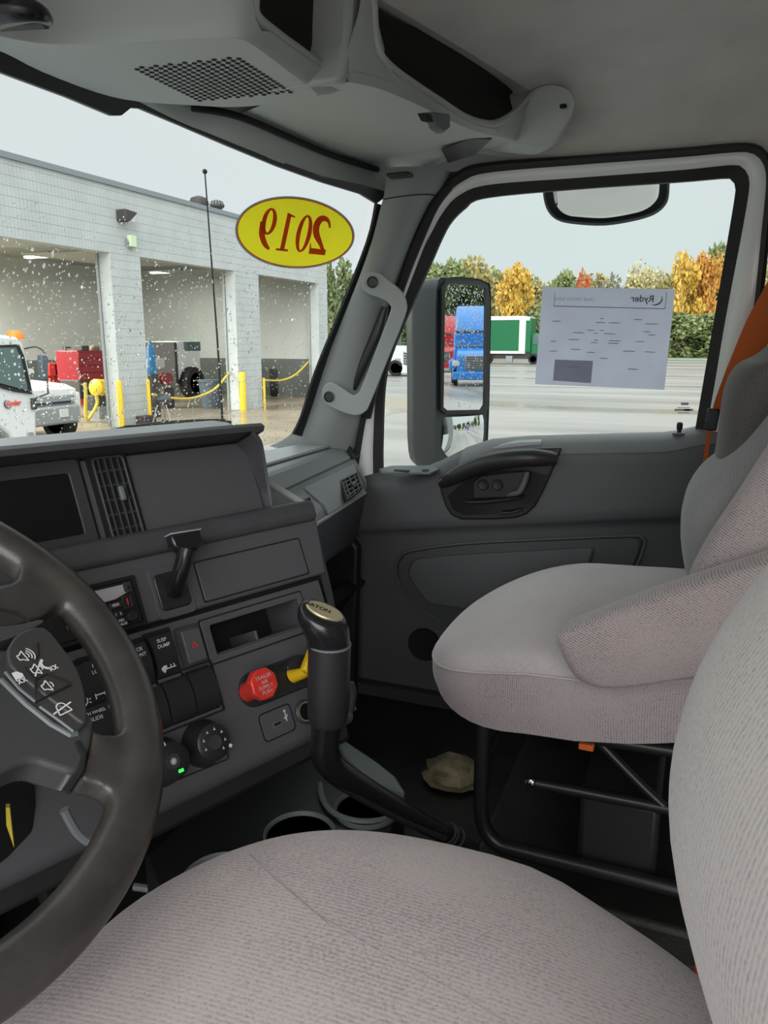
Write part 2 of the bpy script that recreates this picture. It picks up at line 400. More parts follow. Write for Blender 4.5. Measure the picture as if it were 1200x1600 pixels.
# raindrops on the outside of the windshield
def water(name):
    m = bpy.data.materials.new(name); m.use_nodes = True; nt = m.node_tree; nt.nodes.clear()
    o = nt.nodes.new('ShaderNodeOutputMaterial'); g = nt.nodes.new('ShaderNodeBsdfGlass'); g.inputs['IOR'].default_value = 1.33; g.inputs['Roughness'].default_value = 0.0
    nt.links.new(g.outputs[0], o.inputs[0]); MAT[name] = m
water('rain_water')
def add_drop(mb, c, n, r, h):
    x,y,a = basis(n); e = rnd.uniform(1.0,1.5); vs = []
    for rr,hh,k in ((1,0,7),(0.75,0.6,7)):
        for j in range(k):
            t = 2*math.pi*j/k; vs.append(c+x*math.cos(t)*r*rr+y*math.sin(t)*r*rr*e+a*h*hh)
    vs.append(c+a*h); b = [(j,(j+1)%7,7+(j+1)%7,7+j) for j in range(7)]+[(7+j,7+(j+1)%7,14) for j in range(7)]+[list(range(6,-1,-1))]
    mb.add(vs, b)
drops = MB(); r2 = random.Random(3)
n = 0
while n < 4200:
    x = r2.uniform(-0.2,0.83); z = r2.uniform(0.63,1.16)
    dens = 1.0 if z < 1.0 else max(0.0, 1-(z-1.0)/0.12)
    if x > 0.62: dens *= 0.75
    if r2.random() > dens: continue
    p = Vector((x, ws_y(x,z)+0.0006, z)); nn = -ws_normal(x,z)
    r = min(0.0034, 0.0006+abs(r2.gauss(0,0.0008)))
    add_drop(drops, p, nn, r, r*0.55); n += 1
drops.build('raindrops', 'rain_water', window1, kind='stuff', smooth=0)

# dark frame along the windshield top, the header trim strip and its groove
topg = [(-60,92),(0,115),(100,152),(170,181),(185,181),(200,169),(215,170),(280,197),(350,227),(430,260),(500,285),(560,303),(585,318)]
band = [(-60,30),(0,52),(50,82),(145,122),(170,130),(190,138),(215,145),(278,189),(350,218),(430,251),(500,276),(562,289),(607,302)]
tb = MB(); A = [PW(*p, off=0.004) for p in topg]; B = [PW(*p, off=0.006) for p in band]
tb.ring(B, A, (0,-0.006,0), closed=False)
trim = structure(tb, 'trim_1', 'satin_black')
# right edge frame of the glass, running down the pillar
edge = [(585,318),(571,379),(525,495),(490,582),(469,649),(455,678)]
ed2 = [(597,322),(582,383),(537,499),(502,586),(482,653),(470,682)]
tb = MB(); A = catmull([PW(*p, off=0.003) for p in edge],4); B = catmull([PW(*p, off=0.003) for p in ed2],4)
tb.ring(A, B, (0,-0.006,0), closed=False)
structure(tb, 'trim_2', 'gloss_black')
# header trim strip: from windshield edge rearwards to the groove
fr = [(200,150),(278,189),(350,218),(430,251),(500,276),(565,292),(600,300)]
bk = [(200,120),(300,166),(370,180),(450,213),(520,242),(575,262),(612,268)]
tb = MB()
A = catmull([PW(*p, off=0.012) for p in fr],4); B = catmull([PZ(px,py,1.262) for px,py in bk],4)
mid = [(a+b)/2+Vector((0,0,-0.006)) for a,b in zip(A,B)]
tb.loft([A,mid,B,[b+Vector((0,0.0,0.16)) for b in B]], closed=False, caps=False)
structure(tb, 'trim_3', 'overhead_plastic', smooth=70)

# ---------------------------------------------------------------- A-pillar trim
Lp = [(604,262),(600,298),(592,326),(577,379),(554,440),(531,495),(496,582),(473,649),(438,686),(410,700)]
Rp = [(702,268),(690,292),(668,322),(645,372),(622,430),(606,480),(583,570),(566,640),(553,690),(547,720)]
La = catmull([PX(px,py,0.815-0.0*i)+Vector((0.03*i/8,0,0)) for i,(px,py) in enumerate(Lp)],4)
Ra = catmull([PX(px,py,0.900) for px,py in Rp],4)
rows = []
for a,b in zip(La,Ra):
    row = []
    for t in np.linspace(0,1,9):
        p = a.lerp(b,t); bul = math.sin(math.pi*t)**0.8
        p = p + Vector((-0.022*bul, -0.020*bul, 0)); row.append(p)
    row = [a+Vector((0.03,0.010,0))]+row+[b+Vector((0.02,-0.002,0))]
    rows.append(row)
pb = MB(); pb.loft(rows, closed=False, caps=False)
pillar = structure(pb, 'trim_4', 'pillar_plastic', smooth=70)
# dark reveal between pillar trim and door
Rs = Ra[:-7]; tb = MB(); A = Rs; B = [p+Vector((0.005,-0.022,0)) for p in Rs]
tb.ring([p+Vector((0.005,0,0)) for p in A], B, (0.012,0,0), closed=False)
tb.build('weather_seal', 'rubber_black', pillar)
# seam across the pillar near the top
sm = [rows[6][k]+Vector((-0.0008,-0.001,0)) for k in range(1,10)]
MB().tube(catmull(sm,3), 0.0011, 5).build('seam', 'deep_black', pillar)

# grab handle
gh = thing('grab_handle', 'grey plastic grab handle bolted to the windshield pillar', 'grab handle', PX(545,560,0.83))
hol = [(566,444),(569,432),(577,424),(592,426),(611,440),(629,456),(636,474),(633,495),(605,565),(578,632),(571,643),(560,649),(543,647),(515,635),(505,625),(504,610),(510,600),(521,598),(536,607),(550,617),(557,616),(565,604),(590,540),(610,486),(609,476),(600,468),(578,460),(568,453)]
HO = catmull([PX(px,py,0.792) for px,py in hol],3,True); cHh = sum(HO,Vector())/len(HO)
hb = MB(); hb.prism(HO,(0.026,0.010,0)); hb.build('grip','handle_grey',gh,bevel=0.007,seg=3)
for k,(px,py) in enumerate(((582,441),(514,620))):
    c = PX(px,py,0.790); nrm = Vector((-1,-0.1,0.0))
    MB().lathe([(0.017,-0.06),(0.017,-0.012)], c, nrm, 20).build('mount_pad', 'handle_grey', gh)
    MB().lathe([(0.0125,0.0),(0.0125,0.0025),(0.010,0.0035),(0.009,0.0015),(0.001,0.0015)], c, nrm, 18).build('bolt_cap', 'satin_black', gh)
# recessed dark channel of the pillar behind the grip
MB().tube(catmull([PX(px,py,0.866) for px,py in ((602,480),(590,520),(568,570),(552,608))],4), [0.008,0.014,0.014,0.008], 10).build('channel', 'satin_black', pillar)

# ================================================================ PASSENGER DOOR
door = thing('door_1', 'passenger door with white window frame and grey moulded trim panel', None, (0.93,0.35,0.0), kind='structure')
N = 130
wo_ = [(556,760),(566,690),(580,615),(600,540),(643,400),(668,347),(692,309),(722,284),(762,270),(900,258),(1060,246),(1150,238),(1176,240),(1190,252),(1197,280),(1190,360),(1175,497),(1150,610),(1126,720)]
wi_ = [(583,745),(583,690),(588,615),(606,540),(657,400),(675,362),(692,332),(716,306),(762,289),(900,278),(1060,266),(1140,258),(1158,260),(1168,272),(1171,292),(1160,360),(1134,497),(1115,610),(1100,690)]
gi_ = [(597,738),(597,690),(601,600),(617,539),(675,406),(688,376),(703,348),(726,325),(756,309),(900,295),(1060,284),(1130,278),(1142,279),(1148,286),(1149,300),(1138,368),(1116,497),(1100,590),(1086,672)]
so_ = [(546,775),(556,690),(572,615),(592,540),(634,400),(658,340),(682,297),(714,268),(756,254),(900,243),(1060,231),(1152,223),(1184,226),(1202,242),(1211,276),(1204,360),(1188,497),(1163,610),(1140,720)]
def outl(l, x): return resample(catmull([PX(px,py,x) for px,py in l],6), N)
WO,WI,GI,SO = outl(wo_,0.918),outl(wi_,0.925),outl(gi_,0.935),outl(so_,0.908)
fm = MB(); midr = [(a+b)/2+Vector((-0.006,0,0)) for a,b in zip(WO,WI)]
fm.loft([[p+Vector((0.03,0,0)) for p in WO],WO,midr,WI,[p+Vector((0.03,0,0)) for p in WI]], closed=False, caps=False)
fm.build('window_frame', 'white_paint', door, smooth=70)
fm = MB(); fm.ring(WI, GI, (0.012,0,0), closed=False); fm.build('glass_run', 'rubber_black', door)
fm = MB(); midr = [(a+b)/2+Vector((-0.014,0,0)) for a,b in zip(SO,WO)]
fm.loft([[p+Vector((0.02,0,0)) for p in SO],SO,midr,WO,[p+Vector((0.02,0,0)) for p in WO]], closed=False, caps=False)
fm.build('door_seal', 'rubber_black', door, smooth=70)
# outer skin
sk = MB(); sk.bounds(0.985,1.0,-0.13,0.82,-0.06,0.565); sk.build('outer_skin', 'white_paint', door, bevel=0.006)
# glass (structure window)
gp = [Vector((0.942,p.y,p.z)) for p in GI]
gw = MB(); gp2 = gp+[Vector((0.942,gp[-1].y+0.002,0.60)), Vector((0.942,gp[0].y,0.56))]
gw.prism(gp2, (0.004,0,0)); window2 = structure(gw, 'window_2', 'cab_glass', smooth=0)

# moulded trim
def zbelt(y):
    return float(np.interp(y, [-0.16,-0.02,0.046,0.353,0.44,0.50,0.56,0.60,0.66,0.80], [0.735,0.722,0.702,0.680,0.668,0.645,0.612,0.594,0.586,0.580]))
def zline(y): return 0.434 + (0.75-y)*0.134
ys = list(np.linspace(-0.16,0.95,44)); rows = []
for y in ys:
    zb, zl = zbelt(y), zline(y)
    prof = [(0.958,zb+0.006),(0.937,zb+0.003),(0.917,zb-0.008),(0.903,zb-0.024),(0.8985,zb-0.036),(0.899,zb-0.055),(0.899,(zb+zl)/2),(0.897,zl+0.03),(0.898,zl+0.008),(0.904,zl),(0.913,zl-0.006),(0.918,zl-0.02),(0.921,zl-0.1),(0.924,0.2),(0.930,0.03)]
    rows.append([Vector((x,y,z)) for x,z in prof])
tp = MB(); tp.loft(rows, closed=False, caps=False)
tp.build('trim_panel', 'door_plastic', door, smooth=50)
cap = MB(); cap.loft([[Vector((x-0.0012,y,z+0.0012)) for x,z in ((0.958,zbelt(y)+0.006),(0.937,zbelt(y)+0.003),(0.917,zbelt(y)-0.008),(0.904,zbelt(y)-0.023),(0.9,zbelt(y)-0.030))] for y in np.linspace(-0.155,0.50,22)],closed=False,caps=False)
cap.build('belt_lit_strip','belt_lit_grey',door,smooth=60)  # light on the belt ledge laid on as a paler strip
# lower storage panel contours
def dpoly(l, x, k=5, closed=True): return catmull([PX(px,py,x) for px,py in l], k, closed)
outerp = [(619,886),(624,872),(640,861),(727,849),(860,842),(985,837),(1003,840),(1007,849),(1000,872),(985,905),(960,960),(920,1000),(860,1030),(780,1030),(720,1000),(675,962),(655,953),(634,931),(621,905)]
innerp = [(638,892),(642,880),(654,872),(727,865),(850,858),(920,854),(930,857),(929,866),(915,905),(880,950),(800,965),(720,950),(690,945),(668,940),(655,925),(641,904)]
MB().prism(dpoly(outerp,0.919), (-0.010,0,0), scale=0.965).build('storage_panel', 'door_plastic_dark', door, bevel=0.004)
MB().prism(dpoly(innerp,0.910), (-0.010,0,0), scale=0.965).build('storage_lid', 'door_plastic', door, bevel=0.004)
MB().tube(catmull([PX(px,py,0.909) for px,py in outerp],5,True)+[PX(*outerp[0],0.909)], 0.0032, 6).build('panel_edge', 'door_plastic', door)
# flat black disc for the shade of a hollow low in the door
c = PX(662,1008,0.915)
MB().lathe([(0.042,-0.03),(0.042,0.0),(0.040,0.002),(0.036,0.001),(0.002,0.0005)], c, (-1,0,0), 28).build('hollow_shade', 'deep_black', door)
# pull handle bezel
bez = [(685,747),(720,728),(760,712),(800,703),(840,699),(880,698),(864,737),(850,768),(838,790),(824,803),(806,809),(770,811),(722,811),(706,804),(697,790),(690,768)]
BZ = [PX(px,py,0.899) for px,py in bez]
MB().prism(BZ, (-0.012,0,0), scale=0.985).build('pull_bezel', 'satin_black', door, bevel=0.004)
rec = [(700,775),(716,760),(742,742),(775,735),(822,734),(856,742),(846,768),(832,790),(815,800),(780,803),(724,804),(708,795)]
MB().prism([PX(px,py,0.888) for px,py in rec], (-0.002,0,0)).build('pull_recess', 'gloss_black', door)
inn = [(738,780),(738,752),(752,742),(800,736),(830,735),(822,752),(808,772),(795,778)]
MB().prism([PX(px,py,0.886) for px,py in inn], (-0.008,0,0), scale=0.95).build('latch_plate', 'satin_black', door, bevel=0.003)
barp = [(690,756,0.888),(715,742,0.872),(750,727,0.862),(790,718,0.858),(830,715,0.862),(868,717,0.884)]
MB().tube(catmull([PX(*p) for p in barp],6), [0.012,0.019,0.021,0.021,0.020,0.015], 14).build('pull_bar', 'satin_black', door)
for px in (756,778):
    MB().lathe([(0.013,0),(0.013,0.005),(0.010,0.008),(0.002,0.007)], PX(px,757,0.880), (-1,0,0), 18).build('door_button', 'satin_black', door)
MB().tube(catmull([PX(*p) for p in ((824,738,0.872),(820,752,0.866),(812,768,0.864),(800,772,0.866),(793,774,0.872))],5), [0.006,0.007,0.007,0.006,0.004], 10).build('latch_lever', 'door_plastic', door)
MB().tube(catmull([PX(*p) for p in ((722,783,0.884),(735,785,0.868),(775,783,0.862),(805,779,0.866),(818,776,0.880))],5), [0.005,0.007,0.008,0.007,0.005], 10, flat=0.6).build('pull_ledge', 'satin_black', door)
MB().tube([PX(*p) for p in ((782,802,0.876),(800,801,0.874),(814,797,0.878))], 0.003, 8).build('pull_lower_lip', 'satin_black', door)
# raised sweep behind the pull handle
hs = MB(); A = [PX(*p) for p in ((735,716,0.915),(770,700,0.912),(805,692,0.912),(846,690,0.914))]; B = [PX(*p) for p in ((745,716,0.958),(775,697,0.958),(805,688,0.958),(846,685,0.958))]
A = catmull(A,5); B = catmull(B,5)
hs.loft([[a+Vector((0,0,-0.03)) for a in A],A,[(a+b)/2+Vector((0,0,0.004)) for a,b in zip(A,B)],B,[b+Vector((0,0,-0.03)) for b in B]], closed=False, caps=False)
hs.build('belt_sweep', 'dash_top_lit', door, smooth=60)
# switch plate on the front of the belt
sp = MB(); c = (PX(590,742,0.915)+PX(683,738,0.915))/2; q = [PZ(px,py,0.600) for px,py in ((592,736),(612,731),(682,731),(686,736),(672,742),(596,741))]
sp.prism(q, (0,0,0.006)); swp = sp.build('switch_plate', 'console_grey', door, bevel=0.002)
for px,w in ((628,0.035),(665,0.014)):
    p = PZ(px,735.5,0.607); MB().box(p,(0.016,w,0.006)).build('door_switch', 'satin_black', swp, bevel=0.0015)
# lock plunger
lk = PX(1060,690,0.932); lk.z = zbelt(lk.y)+0.001
MB().lathe([(0.0135,0),(0.0135,0.002),(0.009,0.004)], lk, (0,0,1), 18).build('lock_grommet', 'console_grey', door)
MB().lathe([(0.0045,0.002),(0.0045,0.008),(0.0062,0.011),(0.0062,0.022),(0.004,0.0245)], lk, (0,0,1), 14).build('lock_knob', 'satin_black', door)
# small print in the glass corner
gt = MB()
for dx,dy,w,h in ((0,0,12,4),(-2,6,20,1.2),(-4,9.5,24,3.2),(6,9.5,14,3.2),(-2,14,18,1.2)):
    gt.prism([PX(1070+dx+sx*w/2, 631+dy+sy*h/2, 0.9415) for sx,sy in ((-1,-1),(1,-1),(1,1),(-1,1))], (-0.0002,0,0))
gt.build('glass_print', 'mark_grey', window2, smooth=0)
# ================================================================ DASHBOARD (top pad and passenger side)
dash = thing('dashboard', 'dark grey dashboard with air vents on the passenger side', 'dashboard', (0.3,0.85,0.62))
Rst = [PX(498,689,0.885), PX(535,699,0.885), PX(556,719,0.885), PX(573,752,0.885), PX(572,768,0.885), PX(556,850,0.885), PX(556,850,0.885)+Vector((0,0.16,-0.03))]
XL = 0.56
Lst = [PX(398,690,XL), PX(423,737,XL), PX(446,773,XL), PX(486,803,XL), PX(494,819,XL), PX(507,888,XL), PX(507,888,XL)+Vector((0,0.22,-0.03))]
Rst[0] = Vector((0.885, ws_y(0.83,0.66)-0.02, Rst[1].z+0.004)); Lst[0] = Vector((XL, ws_y(XL,0.66)-0.02, Lst[1].z+0.004))
rows = []
for t in (-1.35,-0.6,0.0,0.25,0.5,0.75,0.9,1.0):
    rows.append([l.lerp(r,t) for l,r in zip(Lst,Rst)])
def prof_round(row):
    out = []
    for i,p in enumerate(row):
        if i in (0,len(row)-1): out.append(p); continue
        a,b = row[i-1],row[i+1]; k = {1:0.012,2:0.006,3:0.008,4:0.012,5:0.02}.get(i,0.01)
        out += [p+(a-p).normalized()*k, p+((a-p).normalized()+(b-p).normalized())*k*0.28, p+(b-p).normalized()*k]
    return out
db = MB(); db.loft([prof_round(r)[:12] for r in rows], closed=False, caps=False)
rr = prof_round(rows[-1]); db.add(rr[:12], [list(range(12))])
db.build('passenger_dash', 'dash_right', dash, smooth=50)
db = MB(); db.loft([prof_round(r)[11:] for r in rows], closed=False, caps=False); db.add([rr[0]]+rr[11:], [list(range(len(rr)-10))])
db.build('shaded_lower_dash', 'dash_plastic', dash, smooth=50)  # shade of the underside put into the darker plastic
def dface(t, i, k, out=0.0):
    """point on the dash: t along it, between profile points i and i+1 at k"""
    a = Lst[i].lerp(Rst[i],t); b = Lst[i+1].lerp(Rst[i+1],t); p = a.lerp(b,k)
    n = (Rst[i]-Lst[i]).cross(b-a).normalized()
    if n.y > 0: n = -n
    return p+n*out
# top pad insert (sky light put into its grey) and the two step bands
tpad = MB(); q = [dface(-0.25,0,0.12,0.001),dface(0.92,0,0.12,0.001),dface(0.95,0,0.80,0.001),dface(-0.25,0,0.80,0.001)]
tpad.prism(q, (0,0,0.008)); tpad.build('top_pad', 'dash_top_lit', dash, bevel=0.003)
band2 = MB(); q = [dface(-0.3,1,0.15,0.0005),dface(0.93,1,0.15,0.0005),dface(0.93,1,0.85,0.0005),dface(-0.3,1,0.85,0.0005)]
n_ = (dface(0.5,1,0.5,0.01)-dface(0.5,1,0.5,0)); band2.prism(q, n_*0.7); band2.build('step_band', 'dash_right', dash, bevel=0.003)
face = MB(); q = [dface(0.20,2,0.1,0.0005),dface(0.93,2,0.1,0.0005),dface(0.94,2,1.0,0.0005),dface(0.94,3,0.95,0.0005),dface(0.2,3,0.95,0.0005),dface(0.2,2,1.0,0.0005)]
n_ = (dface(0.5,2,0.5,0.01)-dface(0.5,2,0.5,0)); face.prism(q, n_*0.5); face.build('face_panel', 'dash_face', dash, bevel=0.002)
lip = MB(); lip.tube([dface(t,4,0.0,0.002) for t in (0.0,0.5,0.96)], 0.004, 8); lip.build('face_lip', 'dash_top_lit', dash)
def vent(px_quad, xk, parent, name='air_vent', nv=4, nh=3, depth=0.018, pln=None, slatm='grille_slat', horiz=True):
    Q = [PLN(px,py,*pln) if pln else PX(px,py,xk) for px,py in px_quad]       # tl,tr,br,bl
    nrm = (Q[1]-Q[0]).cross(Q[3]-Q[0]).normalized()
    if (CAM-Q[0]).dot(nrm) < 0: nrm = -nrm
    c = sum(Q,Vector())/4
    fr_ = MB(); inner = [c+(p-c)*0.86 for p in Q]; fr_.ring([p+nrm*0.003 for p in Q], [p+nrm*0.003 for p in inner], -nrm*0.012)
    v = fr_.build(name, 'satin_black', parent, bevel=0.0012)
    MB().prism([p-nrm*0.006 for p in Q], -nrm*0.004).build('vent_back', 'deep_black', v)
    P = lambda a,b: inner[0].lerp(inner[1],a).lerp(inner[3].lerp(inner[2],a),b)
    for i in range(nh):
        b = (i+0.5)/nh; m_ = MB(); m_.prism([P(0,b-0.035)+nrm*0.001,P(1,b-0.035)+nrm*0.001,P(1,b+0.035)+nrm*0.001,P(0,b+0.035)+nrm*0.001], -nrm*0.003); m_.build('slat', slatm, v)
    for i in range(nv):
        a = (i+0.5)/nv; m_ = MB(); k = 0.03 if horiz else 0.05; m_.prism([P(a-k,0)+nrm*0.002,P(a+k,0)+nrm*0.002,P(a+k,1)+nrm*0.002,P(a-k,1)+nrm*0.002], -nrm*0.004); m_.build('slat', slatm, v)
    return v, P, nrm
fpl = (dface(0.5,2,0.5,0.009), n_)
v1,P_,nr_ = vent([(532,751),(557,738),(567,765),(542,782)], None, dash, nv=3, nh=4, pln=fpl)
MB().box(P_(0.55,0.5)+nr_*0.006,(0.012,0.006,0.008)).build('vent_tab', 'console_grey', v1, bevel=0.002)
vent([(466,786),(483,777),(493,806),(480,806)], None, dash, nv=2, nh=4, pln=fpl)
spl = (dface(0.97,1,0.5,0.009), dface(0.5,1,0.5,0.01)-dface(0.5,1,0.5,0))
vent([(543,693),(554,696),(561,712),(552,716)], None, dash, name='demist_vent', nv=2, nh=3, pln=spl)
# pad that runs behind the centre stack and across to the driver
tp2 = MB(); tp2.loft([[Vector((x,0.62,0.0+zz)),Vector((x,ws_y(x,0.64)-0.02,zz)),Vector((x,ws_y(x,0.64)-0.02,zz-0.05)),Vector((x,0.62,zz-0.05))] for x,zz in ((-0.85,0.655),(-0.3,0.66),(0.25,0.645))])
tp2.build('rear_pad', 'dash_top_lit', dash, bevel=0.01)
# instrument side behind the steering wheel and the knee panel
ib = MB(); ib.prism([(-0.92,0.66,0.46),(-0.30,0.72,0.46),(-0.30,0.74,0.66),(-0.92,0.70,0.68)], (0,0.1,0)); ib.build('driver_dash', 'satin_black', dash, bevel=0.01)
kp = MB(); kp.prism([(-0.92,0.78,0.32),(-0.15,0.80,0.32),(-0.15,0.86,0.02),(-0.92,0.84,0.02)], (0,0.03,0)); kp.build('knee_panel', 'satin_black', dash, bevel=0.006)

# ================================================================ CENTRE STACK (turned towards the driver)
SY, ST = math.radians(22), math.radians(24)
SO_ = PD(490,815,1.05)
SU = Vector((math.cos(SY),-math.sin(SY),0)); nh_ = Vector((-math.sin(SY),-math.cos(SY),0))
SW = math.cos(ST)*Vector((0,0,1))-math.sin(ST)*nh_; SN = math.cos(ST)*nh_+math.sin(ST)*Vector((0,0,1))
def S(u,w,n=0.0): return SO_+SU*u+SW*w+SN*n
def SP(px,py,n=0.0):
    q = PLN(px,py,SO_+SN*n,SN)-SO_; return q.dot(SU), q.dot(SW)
def SPn(px,py,n=0.0,off=0.0):
    u,w = SP(px,py,n); return S(u,w,n+off)
AX = (SU,SW,SN)
stack = thing('center_stack', 'driver-angled centre instrument stack with vent, switches and knobs', 'dashboard panel', S(-0.2,-0.2,-0.1))
def sbox(name, u0,u1,w0,w1,n0,n1, m, parent=None, bevel=0.003, seg=2):
    b = MB(); b.box(S((u0+u1)/2,(w0+w1)/2,(n0+n1)/2),(abs(u1-u0),abs(w1-w0),abs(n1-n0)),AX)
    return b.build(name, m, parent or stack, bevel=bevel, seg=seg)
def splate(name, outline, n0, n1, m, parent=None, bevel=0.003, scale=1.0):
    b = MB(); b.prism([S(u,w,n0) for u,w in outline], SN*(n1-n0), scale=scale); return b.build(name, m, parent or stack, bevel=bevel)
def sring(name, outer, inner, n0, n1, m, parent=None, bevel=0.002):
    b = MB(); b.ring([S(u,w,n0) for u,w in outer],[S(u,w,n0) for u,w in inner], SN*(n1-n0)); return b.build(name, m, parent or stack, bevel=bevel)
def rect(u0,u1,w0,w1,r=0.003,k=3): return rrect((u0+u1)/2,(w0+w1)/2,u1-u0,w1-w0,r,k)
# carcass: lower body with an opening for the cubby left by building around it
cu0,cu1,cw0,cw1 = -0.203,-0.066,-0.133,-0.096        # cubby mouth
U0,U1 = -0.56,0.0
body = MB()
def bb(u0,u1,w0,w1,n0=-0.10,n1=0.0): body.box(S((u0+u1)/2,(w0+w1)/2,(n0+n1)/2),(u1-u0,w1-w0,n1-n0),AX)
bb(U0,cu0,-0.262,-0.080); bb(cu0,cu1,cw1,-0.080); bb(cu0,cu1,-0.262,cw0); bb(cu1,-0.022,-0.262,-0.080)
body.build('lower_body', 'panel_plastic', stack, smooth=20)
mp_ = MB(); mp_.prism([S(u,w,0.002) for u,w in ((U0,-0.074),(-0.006,-0.074),(0.006,0.012),(U0,0.012))], -SN*0.11); mp_.build('middle_body', 'panel_plastic', stack, bevel=0.003)
sbox('body_gap', U0,-0.012,-0.083,-0.070,-0.10,-0.010, 'deep_black', bevel=0)
# side cheek of the stack
ck = MB(); ck.prism([S(-0.008,0.012,0.002),S(0.014,0.012,-0.012),S(0.006,-0.10,-0.012),S(-0.03,-0.262,-0.012),S(-0.024,-0.262,0.0),S(-0.018,-0.08,0.002)], Vector((0.15,0.09,-0.04))); ck.build('side_cheek', 'panel_plastic', stack, bevel=0.003)
# rolled lower edge
rl = MB(); rl.tube([S(U0,-0.262,-0.016),S(-0.03,-0.262,-0.016)], 0.016, 16); rl.build('lower_roll', 'panel_plastic', stack)
sbox('under_panel', U0,-0.03,-0.30,-0.262,-0.08,-0.018, 'satin_black', bevel=0.006)
# trim bar (rounded nose) below the display section
sbox('trim_bar', U0,0.004,0.001,0.031,-0.02,0.012,'dash_plastic',bevel=0.009,seg=4)
sbox('trim_shelf', U0,-0.015,0.020,0.032,-0.05,0.004,'dash_plastic', bevel=0.003)
# display section with its hood
duR = SP(414,720,0.010)[0]; duB = 0.030; dT = SP(200,689,0.02)[1]-0.010
splate('display_section', rect(U0,duR,0.0,dT+0.004,0.014,5), -0.14, -0.020, 'panel_plastic', bevel=0.002)
hood = MB(); 
prof = [(U0,dT+0.006),(duR-0.032,dT+0.006),(duR-0.018,dT+0.002),(duR-0.007,dT-0.010),(duR-0.003,dT-0.026),(duR+0.001,0.05),(duR+0.001,0.025)]
prof2 = [(U0,dT+0.018),(duR-0.030,dT+0.018),(duR-0.012,dT+0.013),(duR+0.002,dT-0.002),(duR+0.006,dT-0.022),(duR+0.006,0.05),(duR+0.004,0.025)]
nn_ = [0.022,0.022,0.020,0.016,0.010,-0.005,-0.012]
A = [S(u,w,n) for (u,w),n in zip(prof,nn_)]; B = [S(u,w,n-0.004) for (u,w),n in zip(prof2,nn_)]
Ab = [S(u,w,-0.06) for u,w in prof]; Bb = [S(u,w+0.004,-0.15) for u,w in prof2]
A,B,Ab,Bb = [catmull(q,4) for q in (A,B,Ab,Bb)]
hood.loft([Ab,A,[(a+b)/2+SN*0.004 for a,b in zip(A,B)],B,Bb], closed=False, caps=False)
hood.build('display_hood', 'dash_plastic', stack, smooth=50)
fa_,fb_ = S(U0,dT+0.018,0.018),S(duR-0.046,dT+0.018,0.018)
ht = MB(); ht.prism([fa_,fb_,fb_-nh_*0.008+SU*0.014,fb_-nh_*0.03+SU*0.024,fb_-nh_*0.075+SU*0.026,fa_-nh_*0.075], Vector((0,0,-0.012))); ht.build('hood_top', 'dash_top_lit', stack, bevel=0.004)
# little tray to the right of the display
tw = MB(); tw.tube(catmull([SPn(424,758,-0.07),SPn(447,771,-0.055),SPn(474,788,-0.028),SPn(488,799,-0.006),SPn(490,808,0.002)],5), 0.0055, 8); tw.build('tray_rim', 'dash_top_lit', stack)
MB().prism([S(duR-0.01,0.022,-0.08),S(0.004,0.022,-0.03),S(0.004,0.022,0.0),S(duR-0.01,0.022,0.0)], SW*0.004).build('tray_floor', 'satin_black', stack)
ra_ = catmull([SPn(424,758,-0.07),SPn(447,771,-0.055),SPn(474,788,-0.028),SPn(488,799,-0.006),SPn(490,808,0.002)],5)
rb_ = ra_[:-7]; MB().ring(rb_,[p-SW*0.045 for p in rb_],(0.012,0.018,0),closed=False).build('tray_wall', 'dash_right', stack)
# screen in its bezel
n=-0.020
scr_r = SP(130,780,n)[0]; scr_t = SP(60,727,n)[1]; scr_b = SP(100,858,n)[1]
sring('screen_bezel', rect(-0.62,scr_r+0.004,scr_b-0.002,scr_t+0.002,0.004), rect(-0.61,scr_r-0.010,scr_b+0.012,scr_t-0.014,0.003), n, n+0.004, 'grille_slat', bevel=0.001)
sring('screen_gap', rect(-0.62,scr_r+0.0075,scr_b-0.0055,scr_t+0.0055,0.004), rect(-0.62,scr_r+0.004,scr_b-0.002,scr_t+0.002,0.004), n, n+0.0008, 'deep_black', bevel=0)
splate('screen', rect(-0.615,scr_r-0.008,scr_b+0.010,scr_t-0.012,0.003), n, n+0.0015, 'screen_black', bevel=0)
# tall vent
vl,vt = SP(167,714,n); vr,vb = SP(229,842,n); vl = SP(177,780,n)[0]-0.016; vr = vl+0.041
vt += 0.0; 
sring('vent_surround', rect(vl-0.005,vr+0.004,vb-0.004,vt+0.004,0.007), rect(vl,vr,vb,vt,0.006), n, n+0.002, 'deep_black', bevel=0)
tv = sring('tall_vent', rect(vl,vr,vb,vt,0.006), rect(vl+0.003,vr-0.003,vb+0.003,vt-0.003,0.004), n, n+0.006, 'grille_slat', bevel=0.001)
splate('vent_back', rect(vl,vr,vb,vt,0.006), n-0.012, n-0.010+0.0115, 'deep_black', parent=tv, bevel=0)
for i in range(1,5):
    u = vl+(vr-vl)*i/5; sbox('slat', u-0.0009,u+0.0009,vb+0.002,vt-0.002,n+0.001,n+0.0055,'grille_slat',tv,bevel=0.0004)
for i in range(1,6):
    w = vb+(vt-vb)*i/6; sbox('cross_slat', vl+0.002,vr-0.002,w-0.0012,w+0.0012,n+0.0005,n+0.003,'grille_slat',tv,bevel=0)
sbox('vent_tab', (vl+vr)/2+0.001,(vl+vr)/2+0.008,(vb+vt)/2-0.004,(vb+vt)/2+0.014,n+0.004,n+0.011,'console_grey',tv,bevel=0.002)
